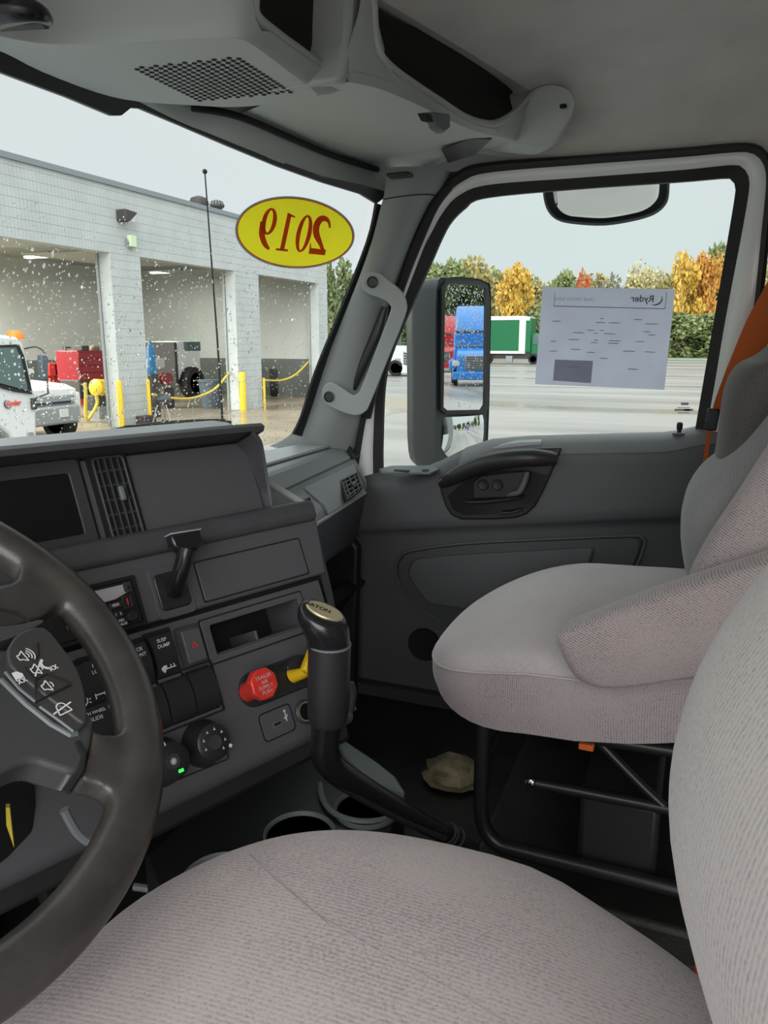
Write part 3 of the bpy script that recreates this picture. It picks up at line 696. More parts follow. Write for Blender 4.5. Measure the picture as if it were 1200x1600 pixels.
# storage door
sring('lid_joint', rect(-0.201,-0.035,-0.069,-0.017,0.003), rect(-0.1995,-0.0365,-0.0675,-0.0185,0.003), 0.0, 0.0028,'deep_black',bevel=0)
splate('storage_door', rect(-0.1992,-0.0368,-0.0672,-0.0188,0.003), 0.0, 0.0038, 'panel_plastic', bevel=0.001)
# radio
ru1 = -0.282; ru0 = ru1-0.178
radio = sring('radio', rect(ru0-0.004,ru1+0.004,-0.074,-0.016,0.002), rect(ru0,ru1,-0.070,-0.020,0.002), -0.002, 0.0045, 'deep_black', bevel=0)
splate('radio_face', rect(ru0,ru1,-0.070,-0.020,0.002), 0.0, 0.0035, 'gloss_black', radio, bevel=0.001)
splate('radio_display', [(ru0+0.02,-0.040),(ru1-0.025,-0.038),(ru1-0.008,-0.033),(ru1-0.008,-0.024),(ru0+0.02,-0.024)], 0.0035, 0.0045, 'radio_lcd' if 'radio_lcd' in MAT else 'mark_grey', radio, bevel=0)
splate('radio_corner', rect(ru1-0.013,ru1-0.003,-0.0335,-0.0225,0.002), 0.0035, 0.0048, 'grille_slat', radio, bevel=0.0005)
MB().lathe([(0.0022,0),(0.0022,0.0006)], S(ru1-0.0065,-0.029,0.0048), SN, 12).build('jack_hole', 'deep_black', radio)
sring('radio_usb', rect(ru1-0.018,ru1-0.006,-0.052,-0.036,0.001), rect(ru1-0.015,ru1-0.009,-0.049,-0.039,0.001), 0.0035,0.0050,'satin_black',radio,bevel=0.0004)
sbox('usb_tongue', ru1-0.0128,ru1-0.0112,-0.048,-0.040,0.0035,0.0042,'knob_red',radio,bevel=0)
for i,(u,w,ww) in enumerate(((-0.048,-0.046,0.02),(-0.026,-0.045,0.016),(-0.050,-0.055,0.02),(-0.027,-0.055,0.014),(-0.05,-0.064,0.02),(-0.027,-0.0635,0.016),(-0.075,-0.046,0.02),(-0.075,-0.056,0.02))):
    k = sbox('radio_button', ru1+u-ww/2,ru1+u+ww/2,w-0.0035,w+0.0035,0.0035,0.0055,'switch_black',radio,bevel=0.0008)
lb = MB()
for s,u,w in (("SEEK",-0.027,-0.0445),("TUNE",-0.048,-0.0455),("1   2",-0.027,-0.055),("BAND",-0.028,-0.0625),("AUX",-0.024,-0.067)):
    lb.text(s, S(ru1+u,w,0.0056), SU, SW, 0.0042, bold=0.02)
lb.build('radio_lettering', 'mark_white', radio, smooth=0)
MB().lathe([(0.0062,0),(0.0062,0.006),(0.005,0.0075),(0.001,0.0075)], S(ru1-0.013,-0.061,0.0035), SN, 18).build('radio_knob','switch_black',radio)

# trailer hand valve: bezel, boss and lever
hv = sring('lever_bezel', rect(-0.262,-0.213,-0.075,-0.014,0.006), rect(-0.256,-0.219,-0.064,-0.024,0.006), 0.0, 0.004, 'panel_plastic', bevel=0.001)
splate('lever_cup', rect(-0.258,-0.217,-0.066,-0.022,0.007), -0.004, 0.006, 'satin_black', hv, bevel=0.002)
lvp = [SPn(268,925,0.0,0.006), SPn(275,905,0.02,0.006), SPn(283,880,0.032,0.006), SPn(290,858,0.04,0.004)]
MB().tube(catmull(lvp,5), [0.0105,0.0095,0.0095,0.011], 12).build('lever_stalk', 'gloss_black', hv)
a,b_ = SPn(270,846,0.046), SPn(318,838,0.046)
hd = MB(); hd.prism([a+SW*0.008,b_+SW*0.008,b_-SW*0.006,b_-SW*0.014-SU*0.012,a-SW*0.014+SU*0.008,a-SW*0.006], -SN*0.016)
hd.build('lever_handle', 'gloss_black', hv, bevel=0.003)
hd = MB(); hd.prism([a+SW*0.0082,b_+SW*0.0082,b_+SW*0.0082-SN*0.016,a+SW*0.0082-SN*0.016], SW*0.0018); hd.build('lever_cap', 'dash_top_lit', hv, bevel=0.0006)

# cubby
sring('cubby_joint', rect(-0.2155,-0.0565,-0.1425,-0.0865,0.003), rect(-0.214,-0.058,-0.141,-0.088,0.003), 0.0, 0.0012,'deep_black',bevel=0)
cubby = sring('cubby', rect(-0.2138,-0.0582,-0.1408,-0.0882,0.003), rect(cu0,cu1,cw0,cw1,0.003), -0.004, 0.003, 'panel_plastic', bevel=0.001)
sbox('cubby_back', cu0,cu1,cw0,cw1,-0.10,-0.075,'deep_black',cubby,bevel=0)
sbox('cubby_floor', cu0,cu1,cw0-0.004,cw0+0.002,-0.075,-0.004,'panel_plastic',cubby,bevel=0)
sbox('cubby_divider', -0.135,-0.131,cw0,cw0+0.014,-0.075,-0.012,'panel_plastic',cubby,bevel=0.001)

# hazard switch
sring('hazard_socket', rect(-0.249,-0.216,-0.139,-0.088,0.003), rect(-0.246,-0.219,-0.136,-0.091,0.003), 0.0,0.0015,'grille_slat',bevel=0)
hz = sbox('hazard_switch', -0.2445,-0.2195,-0.1325,-0.0935,0.0,0.009,'door_plastic',bevel=0.002)
tri = MB(); c = S(-0.232,-0.113,0.0092)
o3 = [c+SU*0.0052*math.sin(a)+SW*0.0052*math.cos(a) for a in (0,2*math.pi/3,4*math.pi/3)]; i3 = [c+(p-c)*0.55 for p in o3]
tri.ring(o3,i3,SN*0.0002); tri.build('hazard_triangle','knob_red',hz)

# rocker switches
def rocker(px,py,lines,icon,w0=0.0285,h0=0.046):
    u,w = SP(px,py); fr_ = sring('rocker_switch', rect(u-w0/2-0.003,u+w0/2+0.003,w-h0/2-0.006,w+h0/2+0.006,0.002), rect(u-w0/2,u+w0/2,w-h0/2,w+h0/2,0.002), 0.0, 0.002,'deep_black',bevel=0)
    m_ = MB(); rings = []
    for k in range(9):
        t = k/8; ww = w-h0/2+h0*t; nn = 0.004+0.006*math.sin(math.pi*t)+0.002*t
        rings.append([S(u-w0/2+0.0008,ww,-0.004),S(u-w0/2+0.0008,ww,nn),S(u+w0/2-0.0008,ww,nn),S(u+w0/2-0.0008,ww,-0.004)])
    m_.loft(rings); m_.build('rocker', 'switch_black', fr_, smooth=30)
    def on(w_): 
        t = (w_-(w-h0/2))/h0; return 0.0044+0.006*math.sin(math.pi*t)+0.002*t
    t_ = MB()
    for k,sx in enumerate(lines):
        ww = w+h0*0.36-k*0.0065; t_.text(sx, S(u,ww,on(ww)), SU, SW, 0.0056 if len(sx)<6 else 0.0046, bold=0.015)
    if icon:
        ww = w-h0*0.30; c = S(u,ww,on(ww)+0.0002)
        def seg(x0,y0,x1,y1,th=0.0006):
            a = c+SU*x0+SW*y0; b = c+SU*x1+SW*y1; d = (b-a).normalized(); q = SN.cross(d)*th; t_.add([a+q,a-q,b-q,b+q],[(0,1,2,3)])
        def disc(x,y,r,ri=0):
            pts = [c+SU*(x+r*math.cos(j*math.pi/6))+SW*(y+r*math.sin(j*math.pi/6)) for j in range(12)]
            if ri: t_.ring(pts,[c+SU*(x+ri*math.cos(j*math.pi/6))+SW*(y+ri*math.sin(j*math.pi/6)) for j in range(12)],SN*0.0001)
            else: t_.add(pts,[list(range(12))])
        if icon == 'axle':
            seg(-0.009,0,0.009,0)
            for x in (-0.009,0.002,0.009): seg(x,-0.004,x,0.004)
            disc(0.002,0,0.002)
        elif icon == 'truck':
            t_.prism([c+SU*x+SW*y for x,y in ((-0.009,-0.003),(-0.002,-0.003),(-0.002,0.004),(-0.005,0.004),(-0.007,0.001),(-0.009,0.0))], SN*0.0001)
            seg(-0.002,-0.002,0.009,-0.002); seg(0.003,0.003,0.003,-0.001); seg(0.007,0.003,0.007,-0.001); seg(0.001,0.0035,0.009,0.0035); disc(-0.006,-0.004,0.0018)
        elif icon == 'dial':
            disc(0,0,0.0065,0.0052); disc(0,0,0.0035,0.0022); seg(0.007,0.003,0.009,0.004); seg(0.0075,0,0.0095,0); seg(0.007,-0.003,0.009,-0.004)
        elif icon == 'regen':
            for a in range(0,360,45): seg(0.002*math.cos(math.radians(a)),0.002*math.sin(math.radians(a)),0.005*math.cos(math.radians(a)),0.005*math.sin(math.radians(a)),0.0007)
    if t_.v: t_.build('switch_marking', 'mark_white', fr_, smooth=0)
    sbox('switch_sill', u-w0/2,u+w0/2,w-h0/2-0.006,w-h0/2-0.002,0.001,0.005,'panel_plastic',fr_,bevel=0.001)
    return fr_
tag(rocker(253,1024,("SUSP","DUMP"),'truck'), 'suspension dump rocker switch')
rocker(214,1040,("LOCK","FRONT"),None)
rocker(152,1064,("PDL","LOCK"),'axle'); rocker(118,1077,("3","2"),'dial')
rocker(186,1052,("DIFF","LOCK"),'axle')
rocker(149,1138,("5TH WHEEL","SLIDE"),'truck'); rocker(182,1125,("PARKED","REGEN"),'regen')
rocker(215,1113,(),None)
# three rolled blank covers
u0,w0_ = SP(258,1102); u1,_ = SP(328,1075)
wc = SP(285,1090)[1]
for k in range(3):
    a = -0.315+k*0.033; q = MB(); rings = []
    for t in np.linspace(0,1,11):
        ang = math.pi*t; rings.append([S(a,wc-0.027*math.cos(ang),0.013*math.sin(ang)-0.003),S(a+0.0315,wc-0.027*math.cos(ang),0.013*math.sin(ang)-0.003)])
    q.loft(rings, closed=False, caps=False); q.add([r[0] for r in rings],[list(range(11))]); q.add([r[1] for r in rings],[list(range(11))])
    q.build('switch_blank', 'switch_black', stack, smooth=50)
sring('blank_surround', rect(-0.40,-0.213,wc-0.031,wc+0.031,0.002), rect(-0.40,-0.215,wc-0.029,wc+0.029,0.002),0.0,0.003,'deep_black',bevel=0)
# joint below the climate row
cl = SP(335,1185)
ln = MB(); ln.prism([S(*SP(355,1185),0.0003),S(*SP(258,1225),0.0003),S(*SP(258,1227.5),0.0003),S(*SP(355,1187.5),0.0003)], SN*0.0004); ln.build('row_joint','deep_black',stack)
ln = MB(); ln.prism([S(*SP(353,1170),0.0003),S(*SP(356,1186),0.0003),S(*SP(358,1186),0.0003),S(*SP(355,1170),0.0003)], SN*0.0004); ln.build('row_joint','deep_black',stack)
# climate knobs
def climate(px,py,full):
    c = S(*SP(px,py,0.018))
    k = MB(); k.lathe([(0.027,0),(0.0255,0.006),(0.0225,0.012),(0.0215,0.022),(0.0205,0.026),(0.018,0.0275)], c, SN, 32); k.lathe([(0.018,0.0272),(0.002,0.0272)], c, SN, 24)
    kn = k.build('climate_knob', 'switch_black', stack)
    MB().lathe([(0.0085,0.0272),(0.008,0.029),(0.0015,0.0285)], c, SN, 20).build('knob_center','grille_slat',kn)
    p = MB(); d = (SU*0.85-SW*0.5).normalized() if full else (SU*-0.2+SW*0.97); t = SN.cross(d).normalized()
    p.box(c+SN*0.0245+d*0.0205,(0.006,0.004,0.005),(d,t,SN)); p.build('knob_pointer','mark_white',kn,bevel=0.0008)
    m_ = MB()
    if full:
        for j in range(7):
            a = math.radians(200-j*42); q = c+SU*0.0135*math.cos(a)+SW*0.0135*math.sin(a)+SN*0.0275
            m_.box(q,(0.0028,0.0008,0.0002),AX); m_.box(q+SW*0.0013,(0.0008,0.0022,0.0002),AX)
    else:
        for j in range(6):
            a = j*math.pi/6; d2 = SU*math.cos(a)+SW*math.sin(a); m_.box(c+SN*0.0291,(0.0075,0.0007,0.0002),(d2,SN.cross(d2),SN))
    m_.build('knob_marks','mark_white',kn,smooth=0)
    if not full: MB().box(c+SN*0.0276+SU*0.006-SW*0.0125,(0.006,0.0035,0.0006),AX).build('indicator_light','green_led',kn)
    return kn
climate(329,1160,True); climate(264,1190,False)
# air brake knob plate
pa,pb = SP(396,1077), SP(470,1049); r = 0.0215
ol = []
for (u,w),a0 in ((pa,90),(pb,-90)):
    for j in range(13): a = math.radians(a0+j*15); ol.append((u+r*math.cos(a), w+r*math.sin(a)))
splate('valve_plate', ol, -0.002, 0.0035, 'satin_black', bevel=0.002)
def valve(px,py,px2,py2,m,label,rot,sides=8):
    base = S(*SP(px,py),0.003); tip = SPn(px2,py2,0.045)
    ax = (tip-base).normalized()
    k = MB(); k.tube([base,base.lerp(tip,0.5),tip-ax*0.012], [0.0125,0.0115,0.0105], 18); kb = k.build('valve_knob', m, stack, label=label)
    c = tip; x,y,_ = basis(SN); hd_ = MB(); pts = []
    R_ = 0.0195
    pts = [c+(SU*math.cos(rot+j*2*math.pi/sides)+SW*math.sin(rot+j*2*math.pi/sides))*R_ for j in range(sides)]
    hd_.prism([p-SN*0.013 for p in pts], SN*0.013); h_ = hd_.build('knob_head', m, kb, bevel=0.002)
    return kb, c
kb,c = valve(386,1081,414,1068,'knob_red','red octagonal trailer air supply knob',math.pi/8)
t_ = MB()
for s_,dw in (("TRAILER",0.008),("AIR",0.002),("SUPPLY",-0.004),("PUSH",-0.010)): t_.text(s_, c+SW*dw, SU, SW, 0.0062, off=0.0004)
t_.build('knob_lettering','sticker_pale' if 'sticker_pale' in MAT else 'mark_grey',kb,smooth=0)
# yellow parking brake: square knob turned on edge, dark wedge in front
base = S(*SP(455,1055),0.003); tip = SPn(500,1036,0.048)
k = MB(); k.tube([base,base.lerp(tip,0.6),tip-SN*0.01],[0.0105,0.010,0.010],16); kb2 = k.build('valve_knob','knob_yellow',stack,label='yellow square parking brake knob')
hd_ = MB(); pts = [tip+(SU*math.cos(a)+SW*math.sin(a))*0.026 for a in (0,math.pi/2,math.pi,3*math.pi/2)]
hd_.prism([p-SN*0.012 for p in pts], SN*0.012); hd_.build('knob_head','knob_yellow',kb2,bevel=0.003)
cv = MB(); cv.prism([SPn(px,py,0.030) for px,py in ((449,1041),(460,1029),(477,1021),(482,1030),(470,1044),(450,1047))], -SN*0.012); cv.build('knob_wedge','switch_black',kb2,bevel=0.001)
# USB panel
u,w = SP(433,1129); 
sring('usb_joint', rect(u-0.0245,u+0.0245,w-0.0175,w+0.0175,0.006), rect(u-0.0232,u+0.0232,w-0.0162,w+0.0162,0.005),0.0,0.0012,'deep_black',bevel=0)
ub = splate('usb_port', rect(u-0.0230,u+0.0230,w-0.0160,w+0.0160,0.005),0.0,0.0016,'panel_plastic',bevel=0.0005)
sring('usb_shell', rect(u-0.0075,u+0.0055,w-0.004,w+0.0015,0.0005), rect(u-0.0065,u+0.0045,w-0.003,w+0.0005,0.0003),0.0016,0.0022,'chrome',ub,bevel=0)
sbox('usb_slot', u-0.0065,u+0.0045,w-0.003,w+0.0005,0.0016,0.0018,'deep_black',ub,bevel=0)
im = MB(); c = S(u+0.0135,w+0.003,0.0018)
for x0,y0,x1,y1 in ((0,-0.006,0,0.007),(0,-0.002,0.003,0.002),(0,-0.004,-0.003,0.0)):
    a = c+SU*x0+SW*y0; b = c+SU*x1+SW*y1; d = (b-a).normalized(); q = SN.cross(d)*0.0006; im.add([a+q,a-q,b-q,b+q],[(0,1,2,3)])
im.add([c+SW*0.0095,c+SU*0.002+SW*0.006,c-SU*0.002+SW*0.006],[(0,1,2)])
im.build('usb_symbol','mark_white',ub,smooth=0)
# 12 V socket
c = S(*SP(476,1112),0.0)
so = MB(); so.lathe([(0.0155,0),(0.0155,0.003),(0.0135,0.0045),(0.0125,0.003),(0.0122,0.0005)], c, SN, 28, caps=False); sk_ = so.build('power_socket','grille_slat',stack)
MB().lathe([(0.0125,0.003),(0.0125,0.0046),(0.0108,0.0046),(0.0105,0.001)], c, SN, 28, caps=False).build('socket_ring','brass_dull',sk_)
MB().lathe([(0.0106,0.0008),(0.001,0.0008)], c, SN, 20).build('socket_bore','deep_black',sk_)
# ================================================================ STEERING WHEEL
WC = Vector((-0.52,0.4965,0.682)); wa = math.radians(53.3)
WNn = Vector((0,-math.cos(wa),math.sin(wa))); WXd = Vector((1,0,0)); WYd = Vector((0,math.sin(wa),math.cos(wa)))
wheel = thing('steering_wheel', 'worn dark leather steering wheel with white-printed spoke buttons', 'steering wheel', WC)
def WPt(px,py,off=0.0): return PLN(px,py,WC+WNn*off,WNn)+Vector((0,0,0))
rim = MB(); rings = []; Rm = 0.2115; nseg = 72
for i in range(nseg):
    a = 2*math.pi*i/nseg; d = WXd*math.cos(a)+WYd*math.sin(a)
    rings.append([WC+d*(Rm+0.0195*math.cos(b))+WNn*(0.0165*math.sin(b)) for b in [2*math.pi*j/16 for j in range(16)]])
rings.append(rings[0]); rim.loft(rings, True, False)
def wpoly(l, n0, th, name, m, bevel=0.004, parent=None, sm=4, scale=1.0):
    pts = catmull([WPt(px,py,n0) for px,py in l], sm, True) if sm else [WPt(px,py,n0) for px,py in l]
    b = MB(); b.prism(pts, WNn*th, scale=scale); return b.build(name, m, parent or wheel, bevel=bevel, seg=3)
# upper spoke with webbed root, lower spoke, hub
# spokes are fused into the leather rim so that they blend with soft fillets
def into_rim(l):
    rim.prism(catmull([WPt(px,py,-0.011) for px,py in l],4,True), WNn*0.021)
into_rim([(-330,1010),(-180,960),(-60,948),(0,938),(17,922),(25,892),(40,872),(75,890),(120,930),(165,985),(160,1000),(147,985),(125,968),(98,962),(72,972),(50,990),(0,1010),(-80,1050),(-330,1120)])
into_rim([(128,1168),(150,1172),(180,1166),(197,1145),(203,1110),(222,1120),(228,1200),(205,1300),(183,1330),(176,1300),(160,1268),(135,1250),(105,1240),(122,1205)])
rimo = rim.build('rim', 'steer_leather', wheel, smooth=180)
md = rimo.modifiers.new('fuse','REMESH'); md.mode = 'VOXEL'; md.voxel_size = 0.0032; md.use_smooth_shade = True
md = rimo.modifiers.new('soften','SMOOTH'); md.factor = 0.5; md.iterations = 9
wpoly([(-330,1120),(-160,1060),(-80,1050),(5,1050),(40,1080),(118,1148),(125,1170),(118,1205),(100,1240),(60,1232),(20,1225),(-60,1260),(-200,1290),(-330,1280)], -0.016, 0.026, 'hub_lower', 'wheel_plastic', bevel=0.008)
hubm = MB(); hubm.lathe([(0.085,-0.03),(0.082,0.012),(0.072,0.026),(0.05,0.034),(0.002,0.036)], WC, WNn, 40); hubm.build('horn_pad','wheel_plastic',wheel)
wpoly([(-120,1010),(-30,998),(20,992),(53,984),(56,990),(0,1016),(-100,1040)], 0.004, 0.012, 'hub_upper_trim', 'wheel_plastic', bevel=0.004)
pad = wpoly([(3,1030),(20,1008),(58,998),(88,1030),(108,1060),(121,1098),(124,1140),(117,1148),(90,1128),(40,1090),(8,1062),(2,1045)], 0.006, 0.014, 'button_pad', 'button_pad', bevel=0.003, sm=3)
# button joints and chrome line
def wline(l, name, m, r=0.0007, off=0.0205, parent=None):
    MB().tube([WPt(px,py,off) for px,py in l], r, 6).build(name, m, parent or pad)
wline([(58,1005),(60,1022),(56,1030)],'button_joint','deep_black'); wline([(38,1043),(46,1054),(55,1062),(74,1053)],'button_joint','deep_black')
wline([(55,1062),(56,1097),(110,1070)],'button_joint','deep_black',0.0010); wline([(74,1053),(92,1060),(110,1068)],'button_joint','deep_black')
wline([(8,1050),(30,1076),(55,1096)],'button_edge','console_grey',0.0011,0.0195); wline([(62,1104),(90,1124),(115,1143)],'button_edge','console_grey',0.0011,0.0195)
wline([(1,1062),(40,1100),(80,1132),(110,1149),(120,1146)],'pad_edge','console_grey',0.0022,0.010)
ic = MB()
def wic(px,py): return WPt(px,py,0.0208)
eu = (wic(60,1040)-wic(40,1048)).normalized(); ev = WNn.cross(eu).normalized()
def wseg(c,x0,y0,x1,y1,th=0.0005):
    a = c+eu*x0+ev*y0; b = c+eu*x1+ev*y1; d = (b-a).normalized(); q = WNn.cross(d)*th; ic.add([a+q,a-q,b-q,b+q],[(0,1,2,3)])
def warc(c,x,y,r,a0,a1,th=0.0005,n=8):
    for j in range(n):
        t0,t1 = [math.radians(a0+(a1-a0)*k/n) for k in (j,j+1)]; wseg(c,x+r*math.cos(t0),y+r*math.sin(t0),x+r*math.cos(t1),y+r*math.sin(t1),th)
def wpol(c,pts): ic.add([c+eu*x+ev*y for x,y in pts],[list(range(len(pts)))])
def spk(c,waves=2,cross=False):
    for s in ((-0.0052,-0.0022,-0.003,-0.0022),(-0.003,-0.0022,0.0005,-0.005),(0.0005,-0.005,0.0005,0.005),(0.0005,0.005,-0.003,0.0022),(-0.003,0.0022,-0.0052,0.0022),(-0.0052,0.0022,-0.0052,-0.0022)): wseg(c,*s)
    for k in range(waves): warc(c,0.0005,0,0.003+0.0022*k,-50,50)
    if cross: wseg(c,-0.006,-0.005,0.006,0.005,0.0006)
spk(wic(38,1025),3); spk(wic(59,1045),1,True); spk(wic(76,1071),1)
c = wic(75,1036); warc(c,-0.001,0,0.0045,100,260,0.0011); 
c = wic(84,1043); 
for k in range(2): wseg(c,-0.004+0.004*k,-0.002,-0.004+0.004*k+0.003,0.002); wseg(c,-0.004+0.004*k,0.002,-0.004+0.004*k+0.003,-0.002)
c = wic(28,1055); wpol(c,[(-0.004,-0.003),(0.003,-0.003),(0.004,0.0),(0.001,0.0035),(-0.003,0.0035)]); 
c = wic(35,1063)
for k in range(2): wseg(c,-0.004+0.004*k,-0.002,-0.004+0.004*k+0.003,0.002); wseg(c,-0.004+0.004*k,0.002,-0.004+0.004*k+0.003,-0.002)
c = wic(98,1107); warc(c,0,0.001,0.004,0,180); wseg(c,-0.004,0.001,-0.0055,-0.004); wseg(c,0.004,0.001,0.0055,-0.004); wseg(c,-0.0055,-0.004,0.0055,-0.004); wseg(c,-0.009,-0.001,0.009,0.002,0.0006)
ic.build('button_icons','mark_white',pad,smooth=0)
wline([(0,952),(25,957),(45,972),(56,984)],'cover_seam','deep_black',0.0012,0.0105,wheel)
MB().tube([WPt(120,1160,0.010),WPt(131,1180,0.011),WPt(128,1205,0.011),WPt(106,1238,0.010)],0.0022,6).build('spoke_seam','deep_black',wheel)
# steering column
colm = thing('steering_column', 'black steering column shroud below the wheel', 'steering column', WC-WNn*0.35)
cm = MB(); cm.tube([WC-WNn*0.034,WC-WNn*0.12,WC-WNn*0.30,WC-WNn*0.45],[0.055,0.075,0.085,0.06],20); cm.build('shroud','satin_black',colm)
cm = MB(); cm.bounds(-0.56,-0.30,0.56,0.70,0.42,0.52); cm.build('shroud_box','satin_black',colm,bevel=0.02)
MB().tube(catmull([PD(px,py,0.62) for px,py in ((100,1265),(120,1300),(145,1317),(172,1309))],5),0.004,8).build('cable_loop','console_grey',colm)
# yellow key tag
kt = MB(); kt.prism([PD(px,py,0.60) for px,py in ((9,1262),(15,1262),(22,1325),(17,1310),(10,1290))], (0.004,0.004,0)); tag(kt.build('key_tag','tag_yellow',smooth=0),'yellow key tag strip hanging under the steering wheel','key tag')
# foot pedal arms
pd_ = thing('brake_pedal','dark pedal arm with grey pad under the steering wheel','pedal',(-0.42,0.72,0.05))
MB().prism([PY(px,py,0.74) for px,py in ((40,1318),(52,1318),(98,1422),(80,1422))], (0,0.02,0)).build('pedal_arm','satin_black',pd_,bevel=0.003)
MB().prism([PY(px,py,0.72) for px,py in ((102,1325),(128,1322),(170,1400),(140,1410))], (0,0.02,0)).build('pedal_pad','console_grey',pd_,bevel=0.003)

# ================================================================ SEATS
def sell(cx,cy,a,b,p,n=56):
    out = []
    for j in range(n):
        t = 2*math.pi*j/n; c_,s_ = math.cos(t),math.sin(t)
        out.append((cx+a*math.copysign(abs(c_)**(2/p),c_), cy+b*math.copysign(abs(s_)**(2/p),s_)))
    return out
def cushion(outline, z0, z1, crown, zfun=lambda x,y:0.0, edge=0.05, base_in=0.02, zbot=lambda x,y:0.0):
    """closed cushion: side wall, rolled edge, crowned top"""
    n = len(outline); cx = sum(p[0] for p in outline)/n; cy = sum(p[1] for p in outline)/n
    R_ = sum(math.hypot(p[0]-cx,p[1]-cy) for p in outline)/n
    rings = []
    def ring(inset,z): 
        k = 1-inset/R_; lo = max(0.0,1-(z-z0)/(z1-z0)); return [Vector((cx+(x-cx)*k, cy+(y-cy)*k, z+zfun(cx+(x-cx)*k,cy+(y-cy)*k)+lo*zbot(cx+(x-cx)*k,cy+(y-cy)*k))) for x,y in outline]
    rings.append(ring(base_in*1.8,z0)); rings.append(ring(base_in,z0+0.006)); rings.append(ring(0.006,z0+0.03)); rings.append(ring(0.0,(z0+z1)/2))
    rings.append(ring(0.0,z1-edge)); rings.append(ring(edge*0.12,z1-edge*0.5)); rings.append(ring(edge*0.42,z1-edge*0.16)); rings.append(ring(edge*0.95,z1))
    for f in (0.45,0.62,0.80,0.93):
        rings.append(ring(R_*f if R_*f>edge*1.1 else edge*1.2, z1+crown*(1-(1-f)**2)))
    b = MB(); b.loft(rings,True,False); 
    m = len(rings)-1; b.add(rings[0],[list(range(n))[::-1]]); b.add(rings[m],[list(range(n))])
    return b
def bvh(o):
    me = o.data; off = Vector(o.location)+(WL[o.parent.name] if o.parent else Vector())
    return BVHTree.FromPolygons([v.co+off for v in me.vertices],[list(p.vertices) for p in me.polygons])
def drape(tree, pts, r, name, m, parent, lift=0.0):
    out = []
    for px,py in pts:
        h = tree.ray_cast(CAM, ray(px,py))
        if h[0] is not None: out.append(h[0]+h[1]*lift*(1 if h[1].dot(CAM-h[0])>0 else -1))
    if len(out) > 2: return MB().tube(catmull(out,3), r, 5).build(name, m, parent)

# ---- driver seat
ds = thing('driver_seat', 'grey-mauve ribbed cloth driver seat in the foreground', 'seat', (-0.53,0.1,0.0))
ol = sell(-0.515,0.125,0.285,0.262,3.8)
ol = [(x-(0.085*max(0,(0.10-y)/0.2)*(1 if x>-0.527 else -1)), y-0.03*max(0,abs(x+0.527)-0.12)/0.13*(1 if y>0.118 else 0)) for x,y in ol]
cu = cushion(ol,0.36,0.502,0.020,edge=0.055).build('seat_cushion','seat_cloth',ds,subsurf=1,smooth=180)
tr = bvh(cu)
drape(tr,[(390,1335),(420,1365),(455,1395),(490,1425),(520,1450)],0.0005,'seam','seam_thread',ds,-0.0002)
drape(tr,[(490,1425),(560,1468),(640,1512),(720,1555),(790,1598)],0.0005,'seam','seam_thread',ds,-0.0002)
# seat base (suspension box)
MB().bounds(-0.72,-0.33,-0.10,0.25,0.02,0.37).build('suspension_base','rubber_black',ds,bevel=0.02)
# backrest: sections in plan at rising heights
sil = [(1190,1700),(1150,1600),(1128,1540),(1108,1480),(1085,1410),(1066,1340),(1055,1275),(1050,1210),(1057,1150),(1075,1095),(1098,1042),(1125,985),(1160,930),(1200,880),(1250,825)]
rings = []
for px,py in sil:
    q = PX(px,py,-0.345); z = q.z; yf = q.y
    yf += 0.015*min(1,max(0,(z-0.58)/0.14)); w = 0.232-0.02*max(0,(z-0.6)/0.3); ring_ = []
    for j in range(40):
        t = 2*math.pi*j/40; c_,s_ = math.cos(t),math.sin(t)
        x = math.copysign(abs(c_)**0.6,c_)*w
        yy = math.copysign(abs(s_)**0.75,s_)*0.065
        f_ = max(0.0,(-0.37-(-0.525+x))/0.38); yy -= 0.12*f_**1.5
        ring_.append(Vector((-0.525+x, yf-0.065+yy, z)))
    rings.append(ring_)
last = rings[-1]; c = sum(last,Vector())/len(last)
rings.append([c+(p-c)*0.9+Vector((0,-0.02,0.04)) for p in last]); rings.append([c+(p-c)*0.55+Vector((0,-0.03,0.055)) for p in last])
MB().loft(rings,True,True).build('backrest','back_cloth',ds,subsurf=1,smooth=180)
# buckle
bk = thing('seat_belt_buckle','red seat belt buckle release beside the driver seat','seat belt',PX(1118,1548,-0.30))
c = PX(1116,1545,-0.30)
MB().box(c+Vector((0,0,-0.02)),(0.02,0.026,0.06),(Vector((1,0,0)),Vector((0,0.95,-0.3)),Vector((0,0.3,0.95)))).build('buckle_body','satin_black',bk,bevel=0.003)
MB().box(c+Vector((-0.004,0.002,0.004)),(0.016,0.018,0.028),(Vector((1,0,0)),Vector((0,0.95,-0.3)),Vector((0,0.3,0.95)))).build('release_button','buckle_red',bk,bevel=0.003)

# ---- passenger seat
ps = thing('passenger_seat','grey-mauve cloth passenger seat with folded-down armrest on a tube frame','seat',(0.52,0.1,0.07))
ol = sell(0.512,0.125,0.268,0.265,3.4)
ol = [(x+(0.045*max(0,(0.12-y)/0.25) if x<0.515 else 0), y-0.05*max(0,(x-0.56)/0.2)*(1 if y>0.115 else 0)) for x,y in ol]
def pbot(x,y): return 0.085*max(0,(y-0.20)/0.19)**2.2
pcu = cushion(ol,0.328,0.462,0.022,edge=0.035,zbot=pbot,zfun=lambda x,y:-0.05*max(0,(y-0.16)/0.2)**1.6+0.016*max(0,(0.1-y)/0.2)).build('seat_cushion','seat_velour',ps,subsurf=1,smooth=180)
